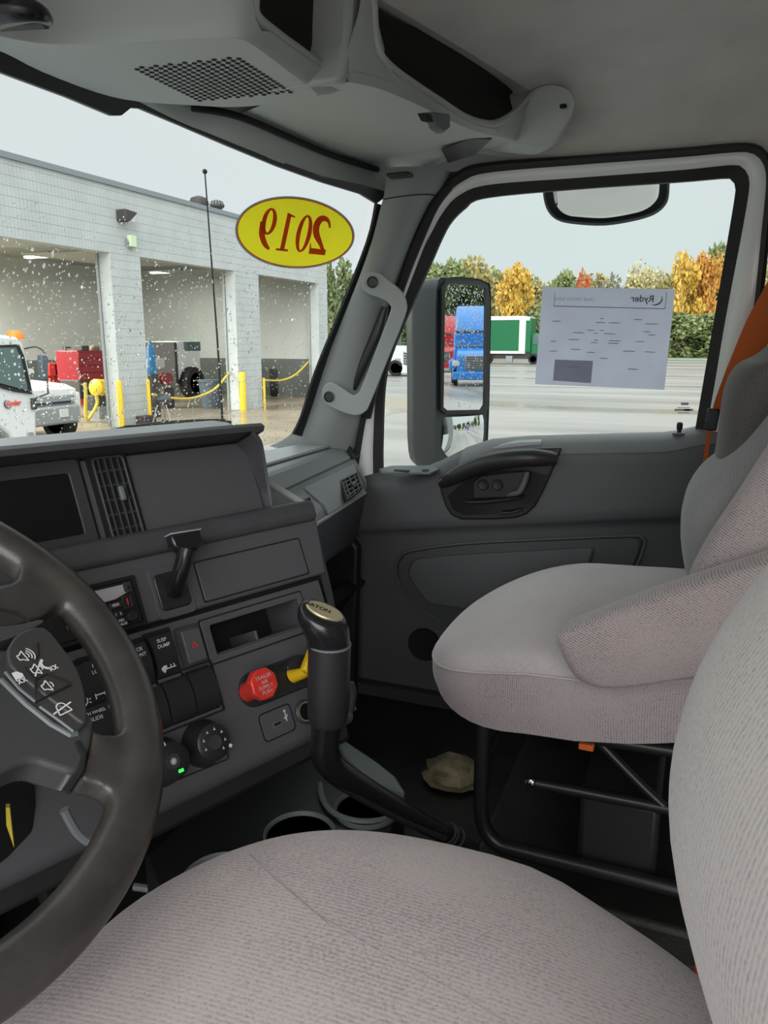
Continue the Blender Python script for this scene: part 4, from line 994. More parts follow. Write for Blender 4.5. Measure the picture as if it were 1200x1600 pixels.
# side cover of the cushion: ribbed cloth band below the piping
band_ = MB(); rs = []
for z,k in ((0.326,0.985),(0.36,1.004),(0.39,1.006),(0.422,1.003)):
    rs.append([Vector((0.512+(x-0.512)*k,0.125+(y-0.125)*k,z+0.006-0.05*max(0,(y-0.16)/0.2)**1.6+0.016*max(0,(0.1-y)/0.2)+pbot(x,y)*max(0,1-(z-0.326)/0.115))) for x,y in ol])
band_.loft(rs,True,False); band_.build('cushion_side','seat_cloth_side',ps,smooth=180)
pp = [p+Vector((0,0,0.001)) for p in rs[-1]]; MB().tube(pp+[pp[0]],0.0022,6).build('piping','seat_velour',ps)
arm = [(872,992),(878,980),(895,972),(1000,931),(1100,897),(1195,867),(1225,862),(1240,900),(1225,960),(1170,1010),(1110,1040),(1040,1054),(990,1061),(945,1064),(915,1056),(892,1035)]
A = catmull([PX(px,py,0.235) for px,py in arm],3,True); cA = sum(A,Vector())/len(A)
ab = MB(); ab.loft([[cA+(p-cA)*0.86+Vector((0.036,0,0)) for p in A],[cA+(p-cA)*0.97+Vector((0.026,0,0)) for p in A],[p+Vector((0.008,0,0)) for p in A],[p+Vector((-0.014,0,0)) for p in A],[cA+(p-cA)*0.97+Vector((-0.030,0,0)) for p in A],[cA+(p-cA)*0.88+Vector((-0.036,0,0)) for p in A]])
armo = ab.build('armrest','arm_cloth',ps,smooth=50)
sil_b = [(1085,930),(1072,890),(1063,830),(1068,785),(1090,745),(1130,712),(1165,675),(1200,632),(1235,590),(1265,540),(1295,480),(1320,420),(1338,370)]
sil_c = [(1085,960),(1076,905),(1088,870),(1112,828),(1150,772),(1200,695),(1240,640)]
sil_a = [(1125,800),(1112,745),(1120,690),(1128,625),(1138,590),(1155,568),(1180,556),(1212,530),(1250,480),(1290,410),(1320,340),(1338,290)]
def backpiece(sil, xm, x0, x1, depth, name, m, rnd_=0.03):
    q = catmull([PX(px,py,xm) for px,py in sil],3); rings = []
    xs_ = np.linspace(0,1,11)
    for p in q:
        ring_ = []
        for j in range(28):
            t = 2*math.pi*j/28; c_,s_ = math.cos(t),math.sin(t)
            ring_.append(Vector(((x0+x1)/2+math.copysign(abs(c_)**0.6,c_)*(x1-x0)/2, p.y-depth/2+math.copysign(abs(s_)**0.7,s_)*depth/2, p.z)))
        rings.append(ring_)
    l = rings[-1]; c = sum(l,Vector())/len(l)
    rings.append([c+(p-c)*0.9+Vector((0,-0.01,0.03)) for p in l]); rings.append([c+(p-c)*0.5+Vector((0,-0.015,0.045)) for p in l])
    return MB().loft(rings,True,True).build(name,m,ps,smooth=180)
backpiece(sil_b,0.50,0.36,0.70,0.14,'backrest','back_velour')
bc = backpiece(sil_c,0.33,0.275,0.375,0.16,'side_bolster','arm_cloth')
backpiece(sil_a,0.62,0.44,0.76,0.10,'upper_backrest','seat_dark_cloth')
# tube frame
def tube(l, r, name, parent, m='frame_black', k=5, n=10): return MB().tube(catmull([Vector(p) for p in l],k),r,n).build(name,m,parent)
for x in (0.29,0.70):
    tube([(x,0.27,0.32),(x,0.272,0.22),(x,0.268,0.14),(x,0.245,0.105),(x,0.20,0.10),(x,0.0,0.10),(x,-0.2,0.10)],0.0125,'frame_hoop',ps)
    tube([(x,0.20,0.225),(x,0.05,0.228),(x,-0.2,0.232)],0.009,'frame_rail',ps)
    tube([(x,0.10,0.32),(x,0.02,0.25),(x,-0.06,0.19)],0.007,'frame_brace',ps)
    tube([(x,0.235,0.315),(x,0.0,0.322),(x,-0.2,0.325)],0.010,'cushion_rail',ps)
tube([(0.29,0.268,0.25),(0.5,0.268,0.25),(0.70,0.268,0.25)],0.009,'cross_tube',ps)
MB().bounds(0.31,0.68,0.0,0.12,0.07,0.215).build('storage_box','satin_black',ps,bevel=0.01)
MB().lathe([(0.006,0),(0.006,0.006),(0.003,0.008)],(0.277,0.19,0.235),(-1,0,0),10).build('bolt','chrome',ps)
MB().bounds(0.272,0.29,0.100,0.122,0.306,0.316).build('warning_tab','belt_orange',ps,bevel=0.002)

# tan crumpled patch on the passenger floor
cr = MB(); c = PZ(708,1200,0.03); rr = []
for i in range(6):
    r_ = 0.058*(1-(i/6)**2)**0.5 if i<6 else 0.001
    rr.append([c+Vector((math.cos(t)*r_*(0.8+0.4*rnd.random()),math.sin(t)*r_*1.1*(0.8+0.4*rnd.random()),-0.026+i*0.008+0.008*rnd.random())) for t in np.linspace(0,2*math.pi,14,endpoint=False)])
cr.loft(rr); tag(cr.build('crumpled_patch','dull_tan',smooth=20),'crumpled tan patch on the dark passenger footwell floor','paper')
# seat belt of the passenger
sb = thing('passenger_seat_belt','orange passenger seat belt webbing hanging past the door pillar','seat belt',PX(1110,700,0.84))
def webbing(l, w, name):
    b = MB(); P = catmull([PX(*p) for p in l],5); A=[];B=[]
    for i,p in enumerate(P):
        t = (P[min(i+1,len(P)-1)]-P[max(i-1,0)]).normalized(); s_ = t.cross(Vector((1,0.15,0))).normalized(); wi = np.interp(i/(len(P)-1),np.linspace(0,1,len(w)),w)
        A.append(p+s_*wi); B.append(p-s_*wi)
    b.ring(A,B,(0.0015,0,0),closed=False); return b.build(name,'belt_orange',sb,smooth=0)
webbing([(1390,180,0.86),(1320,290,0.835),(1240,420,0.81),(1190,508,0.815),(1150,585,0.825),(1120,640,0.84)],[0.024,0.026,0.028,0.028,0.020,0.008],'upper_webbing')
rg = PX(1392,176,0.868); MB().box(rg,(0.05,0.07,0.05)).build('belt_anchor','satin_black',sb,bevel=0.012)
webbing([(1112,660,0.84),(1106,690,0.845),(1100,738,0.85),(1094,800,0.86)],[0.0045,0.004,0.004,0.004],'lower_webbing')
q = [PX(px,py,0.832) for px,py in ((1106,638),(1126,640),(1119,674),(1101,672))]
gd = MB().prism(q,(0.014,0,0)).build('belt_guide','satin_black',sb,bevel=0.003)
for k in range(7):
    a = q[0].lerp(q[3],(k+0.5)/7); MB().box(a+Vector((0.007,0.001,0)),(0.012,0.003,0.0016)).build('guide_tooth','satin_black',gd)

# ================================================================ SHIFT LEVER
sl = thing('shift_lever','black shift lever with gold capped knob and curved shaft','shift lever',PD(720,1315,0.93))
gt_ = PD(515,1010,0.80); gb_ = PD(512,1128,0.80)
gx,gy,ga = basis(gt_-gb_)
gr = MB(); gr.tube([gb_,gb_.lerp(gt_,0.08),gb_.lerp(gt_,0.5),gt_+(gt_-gb_).normalized()*0.002],[0.0205,0.0228,0.0238,0.0238],22); gr.build('grip','satin_black',sl)
tube([PD(545,1068,0.805),PD(549,1085,0.805),PD(546,1110,0.805)],0.006,'splitter_button',sl,'satin_black')
MB().lathe([(0.0238,0),(0.0242,0.0012),(0.0238,0.0024)],gt_+ga*0.0015,ga,24).build('grip_ring','console_grey',sl)
# knob: egg leaning towards the driver, lofted along its spine
up = Vector((0,0,1)); lat = RD; fw_ = Vector((VD.x,VD.y,0)).normalized()
mpp = (PD(514,1000,0.80)-PD(513,1000,0.80)).length
krings = []
for cx,cy,a_,sl_p,b__ in ((513.5,1030,33.5,0,0.0215),(514,1013,33.5,0.04,0.0215),(513,999,34.5,0.12,0.0225),(508,985,39.5,0.22,0.0245),(505,973,42.5,0.30,0.0255),(504,963,41.5,0.36,0.025),(505,957,37.5,0.40,0.0225),(506,955,33.5,0.42,0.0195)):
    a1_ = (lat-up*sl_p).normalized(); tl = sl_p/0.42*0.22; f1 = (fw_*math.cos(tl)+up*math.sin(tl)); c_ = PD(cx,cy,0.80)
    krings.append([c_+a1_*math.cos(t)*a_*mpp+f1*math.sin(t)*b__ for t in np.linspace(0,2*math.pi,28,endpoint=False)])
MB().loft(krings).build('knob','gloss_black',sl,subsurf=1,smooth=180)
ax1 = a1_; n1 = ax1.cross(f1); n1 = n1 if n1.z>0 else -n1; pc = c_
bd = MB(); bo = [pc+ax1*math.cos(t)*33.0*mpp*(1.0 if math.cos(t)>0 else 0.93)+f1*math.sin(t)*0.0140 for t in np.linspace(0,2*math.pi,32,endpoint=False)]
bd.prism([p-n1*0.004 for p in bo], n1*0.006, scale=0.95); badge = bd.build('badge','badge_gold',sl,bevel=0.001)
tx = MB(); tx.text("EATON", pc+n1*0.0022-ax1*0.007, ax1, n1.cross(ax1), 0.0085, bold=0.03, off=0.0); tx.build('badge_lettering','deep_black',badge,smooth=0)
shaft = [gb_+Vector((0,0,0.01)),PD(508,1150,0.803),PD(507,1172,0.806),PD(516,1194,0.812),PD(540,1215,0.825),PD(600,1252,0.86),PD(680,1296,0.905),PD(740,1330,0.94)]
MB().tube(catmull(shaft,6),[0.0185,0.0165,0.0165,0.0165,0.016,0.0145,0.0125,0.011],16).build('shaft','gloss_black',sl)
cab_ = [PD(503,1128,0.795),PD(496,1155,0.795),PD(499,1185,0.798),PD(515,1212,0.805),PD(560,1245,0.825),PD(630,1283,0.862),PD(695,1310,0.90)]
MB().tube(catmull(cab_,6),0.0042,10).build('air_hose','satin_black',sl)
for px,py,h in ((700,1302,0.914),(704,1305,0.916),(713,1309,0.920)):
    p = PD(px,py,h); d = (PD(740,1330,0.94)-PD(680,1296,0.905)).normalized(); x,y,_ = basis(d)
    MB().tube([p+(x*math.cos(t)+y*math.sin(t))*0.0135 for t in np.linspace(0,2*math.pi,19)],0.0014,6).build('cable_tie','grille_slat',sl)
# boot on the floor at its foot
MB().lathe([(0.10,0),(0.09,0.04),(0.06,0.09),(0.03,0.13),(0.016,0.155)],Vector((0.06,0.235,0.07)),(0.05,0,1),24).build('boot','rubber_black',sl)

# ================================================================ CUP HOLDER CONSOLE ON THE TUNNEL
ch = thing('cup_holder_console','dark grey floor console with round cup holders under the dash','console',PZ(480,1290,0.0))
ZC = 0.205
def flat(px,py,z=ZC): return PZ(px,py,z)
top = [flat(px,py) for px,py in ((250,1400),(225,1330),(330,1240),(480,1180),(525,1150),(575,1178),(612,1208),(632,1238),(610,1290),(560,1330),(400,1420))]
holes = []
for (px,py,r) in ((573,1262,0.048),(468,1302,0.050),(345,1372,0.050)):
    holes.append((flat(px,py),r))
cbm = MB(); cbm.prism([p+Vector((0,0,-0.10)) for p in top], Vector((0,0,0.095))); cbm.build('console_body','satin_black',ch,bevel=0.006)
for c,r_ in holes:
    hb_ = MB(); hb_.lathe([(r_+0.002,-0.004),(r_+0.002,0.002),(r_,0.003),(r_-0.002,0.001),(r_-0.003,-0.004)],c,(0,0,1),36,caps=False); h_ = hb_.build('cup_rim','console_grey',ch)
    MB().lathe([(r_-0.002,-0.0035),(0.002,-0.0035)],c,(0,0,1),30).build('well_shade','deep_black',h_)  # flat black disc stands for the shade inside the cup
edge_ = MB(); pe = [flat(px,py,0.215) for px,py in ((523,1146),(545,1160),(590,1190),(618,1212),(633,1236),(600,1228),(560,1205),(535,1180))]
edge_.prism(pe,(0,0,-0.02)); edge_.build('side_wing','console_grey',ch,bevel=0.004)
MB().tube(catmull([flat(px,py,0.208) for px,py in ((500,1225),(505,1250),(525,1272),(560,1283),(600,1280),(628,1262))],5),0.0045,8).build('console_lip','console_grey',ch)
MB().tube([flat(210,1385,0.1),flat(280,1395,0.1)],0.006,8).build('console_edge','console_grey',ch)

# ================================================================ OVERHEAD CONSOLE
oc = thing('overhead_console','grey overhead console with speaker grille and open storage pockets','overhead console',(0.2,0.55,1.45))
# speaker pod: underside plate with rear face, built over its own rectangle
ZP = 1.235
fl_ = [(-180,20),(-60,62),(0,82),(60,112),(150,146),(215,160),(300,166),(370,169),(440,163),(488,154)]
rl_ = [(502,147),(455,110),(410,76),(386,62),(350,58),(250,62),(150,68),(50,66),(-60,40),(-180,-10)]
Lw = [PZ(px,py,ZP) for px,py in fl_+rl_]
Hw = [PZ(px,py,ZP)+Vector((0,0.03,0.07)) for px,py in fl_[:-1]]+[PZ(522,140,1.255)]+[PZ(528,126,1.255),PZ(470,84,1.255),PZ(425,51,1.255),PZ(400,31,1.258)]+[PZ(px,py,ZP)+Vector((0.0,-0.012,0.13)) for px,py in rl_[4:]]
Lc,Hc = catmull(Lw,3,True),catmull(Hw,3,True); cL = sum(Lc,Vector())/len(Lc)
pod = MB(); pod.loft([[cL+(p-cL)*0.97 for p in Lc],[cL+(p-cL)*0.995+Vector((0,0,0.002)) for p in Lc],[p.lerp(q,0.12)+Vector((0,0,0.002)) for p,q in zip(Lc,Hc)],[p.lerp(q,0.5) for p,q in zip(Lc,Hc)],Hc],True,False)
pod.add([cL+(p-cL)*0.97 for p in Lc],[list(range(len(Lc)))])
podo = pod.build('speaker_pod','overhead_plastic',oc,smooth=50)
# perforated grille: rows of holes
h0,h1,h2,h3 = [PZ(px,py,ZP-0.0003) for px,py in ((203,106),(374,88),(463,146),(312,160))]
ho = MB()
for i in range(15):
    for j in range(15):
        a = (i+0.5)/15; b = (j+(0.25 if i%2 else 0.75))/15.5
        p = h0.lerp(h1,a).lerp(h3.lerp(h2,a),b)
        ho.lathe([(0.0036,0.0),(0.0030,-0.0008),(0.0006,-0.0008)],p,(0,0,1),7)
ho.build('grille_holes','deep_black',podo,kind='stuff',smooth=0)
# rear lip of the pod and the pockets
lipA = [PY(px,py,0.505) for px,py in ((398,32),(440,64),(490,100),(526,127))]
MB().tube(catmull([PY(px,py,0.51) for px,py in ((396,-10),(398,25),(430,54),(480,90),(515,116),(528,118),(536,100),(545,60),(556,10),(566,-30))],5),[0.008]*10,10).build('pocket_rim','overhead_plastic',oc)
MB().prism([PY(px,py,0.525) for px,py in ((392,-60),(392,28),(440,66),(500,108),(534,130),(548,90),(556,40),(575,-60))],(0,0.03,0)).build('pocket_back','overhead_net',oc)
# right-hand shelf: underside from the header to the lip, the lip itself, divider and end cap
def yl(x): return float(np.interp(x,[0.2,0.30,0.5,0.7,0.85],[0.50,0.475,0.41,0.345,0.305]))
frU = [(375,178),(450,211),(520,240),(575,260),(612,266),(690,262)]
lipc = [(545,128,0.470),(590,138,0.452),(640,158,0.435),(690,182,0.415),(740,204,0.39),(790,216,0.37),(825,222,0.35)]
Lq = catmull([PY(px,py,k) for px,py,k in lipc],5)
Fq = resample(catmull([PZ(px,py,1.268) for px,py in frU[:5]]+[Vector((0.86,0.56,1.262))],5),len(Lq))
us = MB(); us.loft([Fq,[f.lerp(l,0.5)+Vector((0,0,0.008)) for f,l in zip(Fq,Lq)],Lq,[l+Vector((0,-0.004,0.012)) for l in Lq]],closed=False,caps=False)
us.build('shelf_underside','overhead_plastic',oc,smooth=70)
rimp = [(572,-60,0.46),(583,0,0.456),(586,45,0.453),(592,80,0.449),(612,106,0.442),(650,134,0.43),(690,160,0.415),(724,182,0.397),(752,192,0.382),(776,192,0.371),(802,178,0.358),(822,158,0.345),(838,142,0.335)]
rq = catmull([PY(px,py,k) for px,py,k in rimp],5)
# front fascia between rim and lip
fa = MB(); Lr = resample([PY(536,100,0.475)]+Lq,len(rq)); fa.loft([[p+Vector((0,0.05,0.002)) for p in rq],rq,[(a+b)/2+Vector((0,-0.006,0)) for a,b in zip(rq,Lr)],Lr],closed=False,caps=False)
fa.build('shelf_fascia','overhead_plastic',oc,smooth=60)
MB().tube(rq,0.006,8).build('shelf_rim','overhead_plastic',oc)
# end cap with rounded nose
ec = [(822,150),(845,138),(868,138),(888,148),(896,162),(893,182),(880,206),(860,232),(835,240),(790,232),(775,205),(800,180)]
E_ = catmull([PX(px,py,0.80) for px,py in ec],4,True)
cE = sum(E_,Vector())/len(E_)
em = MB(); em.loft([[cE+(p-cE)*0.9+Vector((-0.03,-0.012,0)) for p in E_],[p+Vector((-0.015,-0.006,0)) for p in E_],[p+Vector((0.05,0.02,0.01)) for p in E_],[p+Vector((0.10,0.08,0.03)) for p in E_]]); em.build('end_cap','overhead_plastic',oc,smooth=60)
MB().box(PX(880,166,0.765),(0.012,0.012,0.006)).build('cap_slot','deep_black',oc,bevel=0.002)
pu_ = catmull([PY(px,py,k+0.012) for px,py,k in ((575,-60,0.462),(590,12,0.455),(655,45,0.43),(720,79,0.40),(780,109,0.37),(850,142,0.335))],5)
pl__ = resample(rq,len(pu_)); MB().loft([[p+Vector((0,0.012,0)) for p in pl__],[(a+b)/2+Vector((0,0.03,0)) for a,b in zip(pl__,pu_)],pu_],closed=False,caps=False).build('pocket_net','overhead_net',oc,smooth=70)
sl_ = MB(); sl_.loft([[Vector((x,y,1.275+0.02*(y>0.5))) for x in np.linspace(0.28,0.86,8)] for y in (0.47,0.62)],closed=False,caps=False); sl_.build('pocket_floor','overhead_net',oc)
dv = MB(); dv.prism([PY(px,py,0.47) for px,py in ((548,-20),(596,-20),(596,40),(606,80),(590,132),(530,128),(545,60))],(0,0.12,0.0)); dv.build('pocket_divider','overhead_plastic',oc,bevel=0.01)
# clip on the fascia
cp = [PY(px,py,0.398) for px,py in ((676,174),(704,178),(704,200),(694,208),(684,200))]; MB().prism(cp,(0,0.015,0)).build('visor_clip','console_grey',oc,bevel=0.003)
MB().prism([PY(px,py,0.402) for px,py in ((662,176),(678,180),(682,192),(668,188))],(0,0.01,0)).build('clip_recess','deep_black',oc)
# slim dark slots under the header by the pillar
MB().box(PX(625,274,0.79),(0.03,0.05,0.008)).build('header_slot','satin_black',oc,bevel=0.003)
MB().tube(catmull([PZ(px,py,1.258) for px,py in ((300,168),(370,181),(450,214),(520,243),(590,265))],4),0.006,8).build('header_groove','deep_black',oc)
MB().prism([PZ(px,py,1.262) for px,py in ((690,232),(735,214),(768,215),(742,240),(700,252))],(0,0,-0.003)).build('underside_slot','satin_black',oc)
# latch fitting at the far left
MB().tube(catmull([PZ(px,py,1.24) for px,py in ((-10,20),(30,14),(60,20),(75,32))],4),[0.016,0.014,0.010,0.006],10).build('latch_arm','gloss_black',oc)
MB().tube([PZ(0,34,1.243),PZ(70,30,1.243)],0.010,8).build('latch_bar','satin_black',oc)

# ================================================================ STICKER AND PAPER
stc = PW(461,357,0.002)
# oval in the windshield's own plane
pe = [PW(px,py,0.0015) for px,py in ((368,352),(553,376))]; 
sx_ = (pe[1]-pe[0])/2; sc = (pe[0]+pe[1])/2; nW = ws_normal(sc.x,sc.z)
sxd = sx_.normalized(); syd = sxd.cross(nW).normalized(); syd = syd if syd.z>0 else -syd
def oval(ra,rb,off,n=56): 
    out = []
    for t in np.linspace(0,2*math.pi,n,endpoint=False):
        p = sc+sxd*ra*math.cos(t)+syd*rb*math.sin(t); p.y = ws_y(p.x,p.z)-off; out.append(p)
    return out
# oriented level: solve the height from the tallest reach in the view
RA = sx_.length*1.0; RB = RA*0.43
def fitw(off): return lambda p: Vector((p.x, ws_y(p.x,p.z)-off, p.z))
stk = thing('year_sticker','yellow oval 2019 window sticker seen reversed on the windshield','sticker',sc)
MB().ring(oval(RA,RB,0.0014),oval(RA*0.974,RB*0.957,0.0014),(0,-0.0006,0)).build('sticker_rim','sticker_rim',stk,smooth=0)
MB().ring(oval(RA*0.974,RB*0.957,0.0014),oval(RA*0.960,RB*0.932,0.0014),(0,-0.0006,0)).build('sticker_line','sticker_red',stk,smooth=0)
MB().disc(oval(RA*0.960,RB*0.932,0.0016),(0,-0.0002,0),6,fitw(0.0016)).build('sticker_face','sticker_yellow',stk,smooth=0)
dg_ = MB()
def dpt(x,y): # x right in the reversed view
    p = sc+sxd*x*RA+syd*y*RB; p.y = ws_y(p.x,p.z)-0.0034; return p
def dstroke(pts,w):
    P = catmull([Vector((x,y,0)) for x,y in pts],6); A=[];B=[]
    for i,p in enumerate(P):
        t = (P[min(i+1,len(P)-1)]-P[max(i-1,0)]); t = Vector((t.x*RA,t.y*RB,0)).normalized(); q = Vector((-t.y/RA,t.x/RB,0)); wi = np.interp(i/(len(P)-1),np.linspace(0,1,len(w)),w)*RB
        A.append(dpt(*(p+q*wi)[:2])); B.append(dpt(*(p-q*wi)[:2]))
    dg_.ring(A,B,(0,-0.0003,0),closed=False)
def dring(cx,cy,a,b,ai,bi):
    T = np.linspace(0,2*math.pi,30,endpoint=False); dg_.ring([dpt(cx+a*math.cos(t),cy+b*math.sin(t)) for t in T],[dpt(cx+ai*math.cos(t),cy+bi*math.sin(t)) for t in T],(0,-0.0003,0))
# reversed: 9 1 0 2 from left to right
dring(0.105,0.02,0.125,0.53,0.055,0.47)                                    # 0
dring(-0.50,0.22,0.118,0.36,0.05,0.30); dstroke([(-0.60,0.20),(-0.58,-0.12),(-0.50,-0.38),(-0.41,-0.52)],[0.10,0.10,0.08,0.03])   # 9 reversed
dg_.prism([dpt(x,y) for x,y in ((-0.235,0.53),(-0.165,0.45),(-0.165,-0.48),(-0.235,-0.48))],(0,-0.0003,0)); dg_.prism([dpt(x,y) for x,y in ((-0.30,-0.47),(-0.10,-0.47),(-0.10,-0.53),(-0.30,-0.53))],(0,-0.0003,0)); dg_.prism([dpt(x,y) for x,y in ((-0.235,0.53),(-0.10,0.46),(-0.10,0.42),(-0.2,0.44))],(0,-0.0003,0))
dstroke([(0.52,0.28),(0.47,0.46),(0.38,0.52),(0.31,0.44),(0.285,0.26),(0.32,0.04),(0.42,-0.2),(0.50,-0.42)],[0.03,0.05,0.08,0.12,0.13,0.11,0.07,0.05]); dg_.prism([dpt(x,y) for x,y in ((0.54,-0.36),(0.28,-0.36),(0.255,-0.22),(0.245,-0.22),(0.26,-0.53),(0.54,-0.53))],(0,-0.0003,0))   # 2 reversed
dg_.build('sticker_numerals','sticker_red',stk,smooth=0)

translucent('paper_shade_t',(0.60,0.60,0.67),0.7); translucent('paper_ink_pale_t',(0.50,0.51,0.57),0.7)
PXP = 0.9408
pq = [PX(px,py,PXP) for px,py in ((848,448),(1055,452),(1038,609),(836,600))]
pap = thing('taped_notice','white printed notice sheet taped inside the passenger window, seen reversed','paper',pq[3])
MB().prism(pq,(-0.0005,0,0)).build('sheet','paper_sheet',pap,smooth=0)
def pp_(a,b,off=0.0008): p = pq[0].lerp(pq[1],a).lerp(pq[3].lerp(pq[2],a),b); return p+Vector((-off,0,0))
exd = (pq[1]-pq[0]).normalized(); eyd = (pq[0]-pq[3]).normalized()
ink = MB()
def pl_(a0,b0,a1,b1,off=0.0008): ink.prism([pp_(a0,b0,off),pp_(a1,b0,off),pp_(a1,b1,off),pp_(a0,b1,off)],(-0.0001,0,0))
pl_(0.10,0.055,0.104,0.195); pl_(0.10,0.188,0.945,0.195); pl_(0.941,0.03,0.945,0.195)
ink.text("Ryder", pp_(0.772,0.100), exd, eyd, 0.0190, mirror=True, bold=0.02, off=-0.0002, shear=0.0)
ar = [pp_(0.862+0.052*math.cos(t),0.095+0.062*math.sin(t)) for t in np.linspace(-0.45,1.9,14)]
ink.tube(ar,[0.0005,0.0014,0.0016,0.0006],5)
ink.build('notice_heading','paper_ink',pap,smooth=0)
i2 = MB(); ink = i2
ink.text("Used Vehicle Sales", pp_(0.262,0.115), exd, eyd, 0.0112, mirror=True, off=-0.0002)
r3 = random.Random(5)
for b in (0.30,0.34,0.42,0.45,0.52,0.545,0.62,0.645,0.70,0.73,0.80):
    a = 0.10
    while a < 0.86:
        w = r3.uniform(0.03,0.09)
        if r3.random() < (0.55 if b<0.68 else 0.18): pl_(a,b,a+w,b+0.008)
        a += w+r3.uniform(0.03,0.12)
ink.build('notice_text','paper_ink_pale_t',pap,smooth=0,kind='stuff')
sh_ = MB(); sh_.prism([pp_(0.145,0.735),pp_(0.445,0.735),pp_(0.445,0.965),pp_(0.145,0.955)],(-0.0001,0,0)); sh_.build('notice_block','paper_shade_t',pap,smooth=0)
# ================================================================ OUTSIDE
ZG = -1.25
def xf(mb, Mx): mb.v = [tuple(Mx @ Vector(p)) for p in mb.v]; return mb
def brickmat(name, col, mortar, bw, bh, msize):
    m = bpy.data.materials.new(name); m.use_nodes = True; nt = m.node_tree; b = nt.nodes['Principled BSDF']; L = nt.links.new
    tc = nt.nodes.new('ShaderNodeTexCoord'); mp = nt.nodes.new('ShaderNodeMapping'); mp.inputs['Rotation'].default_value = (math.radians(90),0,0)
    br = nt.nodes.new('ShaderNodeTexBrick'); br.offset = 0.0; br.inputs['Scale'].default_value = 1.0; br.inputs['Brick Width'].default_value = bw; br.inputs['Row Height'].default_value = bh; br.inputs['Mortar Size'].default_value = msize
    br.inputs['Color1'].default_value = (*col,1); br.inputs['Color2'].default_value = (*[c*0.95 for c in col],1); br.inputs['Mortar'].default_value = (*mortar,1)
    L(tc.outputs['Object'], mp.inputs[0]); L(mp.outputs[0], br.inputs['Vector']); L(br.outputs['Color'], b.inputs['Base Color']); b.inputs['Roughness'].default_value = 0.8; MAT[name] = m
mat('block_white', (0.50,0.54,0.54), 0.8, noise=0.10, nscale=1.5)
mat('block_score', (0.36,0.39,0.395), 0.9)
mat('flashing', (0.22,0.26,0.28), 0.5)
mat('shop_wall', (0.66,0.80,0.56), 0.8, noise=0.12, nscale=0.4)
mat('shop_wall_grey', (0.55,0.57,0.55), 0.8, noise=0.12, nscale=0.4)
mat('shop_band', (0.13,0.14,0.13), 0.8)
mat('shop_ceiling', (0.30,0.32,0.31), 0.8)
mat('shop_floor', (0.30,0.25,0.18), 0.35, noise=0.4, nscale=0.6)
mat('safety_yellow', (0.78,0.55,0.03), 0.5)
mat('lamp_tube', (1,1,0.95), 0.5, emit=(1,1,0.92), estr=4.0)
mat('truck_white', (0.70,0.72,0.71), 0.3, coat=0.4)
mat('truck_green', (0.006,0.14,0.05), 0.4)
mat('truck_blue', (0.02,0.20,0.60), 0.3, coat=0.4)
mat('truck_red', (0.50,0.02,0.02), 0.35)
mat('ryder_red', (0.75,0.06,0.03), 0.5)
mat('tool_red', (0.26,0.008,0.018), 0.4)
mat('kettle_dark', (0.04,0.048,0.055), 0.3)
mat('reel_red', (0.22,0.04,0.04), 0.5)
mat('tyre', (0.015,0.015,0.016), 0.8)
mat('wheel_white', (0.6,0.6,0.58), 0.4)
mat('steel_grey', (0.30,0.32,0.33), 0.45, metal=0.3)
mat('bin_blue', (0.085,0.11,0.13), 0.5)
mat('cyl_blue', (0.02,0.16,0.36), 0.4)
mat('roof_dark', (0.05,0.045,0.045), 0.6)
mat('beacon_orange', (0.9,0.25,0.02), 0.4)
mat('sign_red', (0.65,0.16,0.12), 0.6)
mat('hose_yellow', (0.65,0.50,0.06), 0.6)
mat('trunk_bark', (0.10,0.075,0.055), 0.9)
mat('grass', (0.10,0.24,0.035), 0.9, noise=0.3, nscale=0.7)
def wet(name, c1, c2, c3, r1, r2, sc=0.14, stretch=(1,1,1)):
    m = bpy.data.materials.new(name); m.use_nodes = True; nt = m.node_tree; b = nt.nodes['Principled BSDF']; L = nt.links.new
    tc = nt.nodes.new('ShaderNodeTexCoord'); mp = nt.nodes.new('ShaderNodeMapping'); mp.inputs['Scale'].default_value = stretch; L(tc.outputs['Object'], mp.inputs[0])
    n1 = nt.nodes.new('ShaderNodeTexNoise'); n1.inputs['Scale'].default_value = sc; n1.inputs['Detail'].default_value = 6; L(mp.outputs[0], n1.inputs[0])
    n2 = nt.nodes.new('ShaderNodeTexNoise'); n2.inputs['Scale'].default_value = sc*9; n2.inputs['Detail'].default_value = 5; L(tc.outputs['Object'], n2.inputs[0])
    r = nt.nodes.new('ShaderNodeValToRGB'); L(n1.outputs['Fac'], r.inputs[0]); r.color_ramp.elements[0].position = 0.38; r.color_ramp.elements[1].position = 0.62
    r.color_ramp.elements[0].color = (*c1,1); r.color_ramp.elements[1].color = (*c2,1)
    mx = nt.nodes.new('ShaderNodeMix'); mx.data_type = 'RGBA'; L(n2.outputs['Fac'], mx.inputs[0]); L(r.outputs[0], mx.inputs[6]); mx.inputs[7].default_value = (*c3,1)
    L(mx.outputs[2], b.inputs['Base Color'])
    rr = nt.nodes.new('ShaderNodeMapRange'); L(n1.outputs['Fac'], rr.inputs[0]); rr.inputs[1].default_value = 0.35; rr.inputs[2].default_value = 0.65; rr.inputs[3].default_value = r1; rr.inputs[4].default_value = r2
    L(rr.outputs[0], b.inputs['Roughness']); MAT[name] = m
wet('wet_lot', (0.15,0.138,0.125), (0.36,0.34,0.32), (0.27,0.254,0.238), 0.18, 0.6, 0.45, (1.1,0.14,1))
wet('wet_apron', (0.22,0.17,0.11), (0.36,0.30,0.21), (0.30,0.25,0.18), 0.10, 0.4, 0.3)
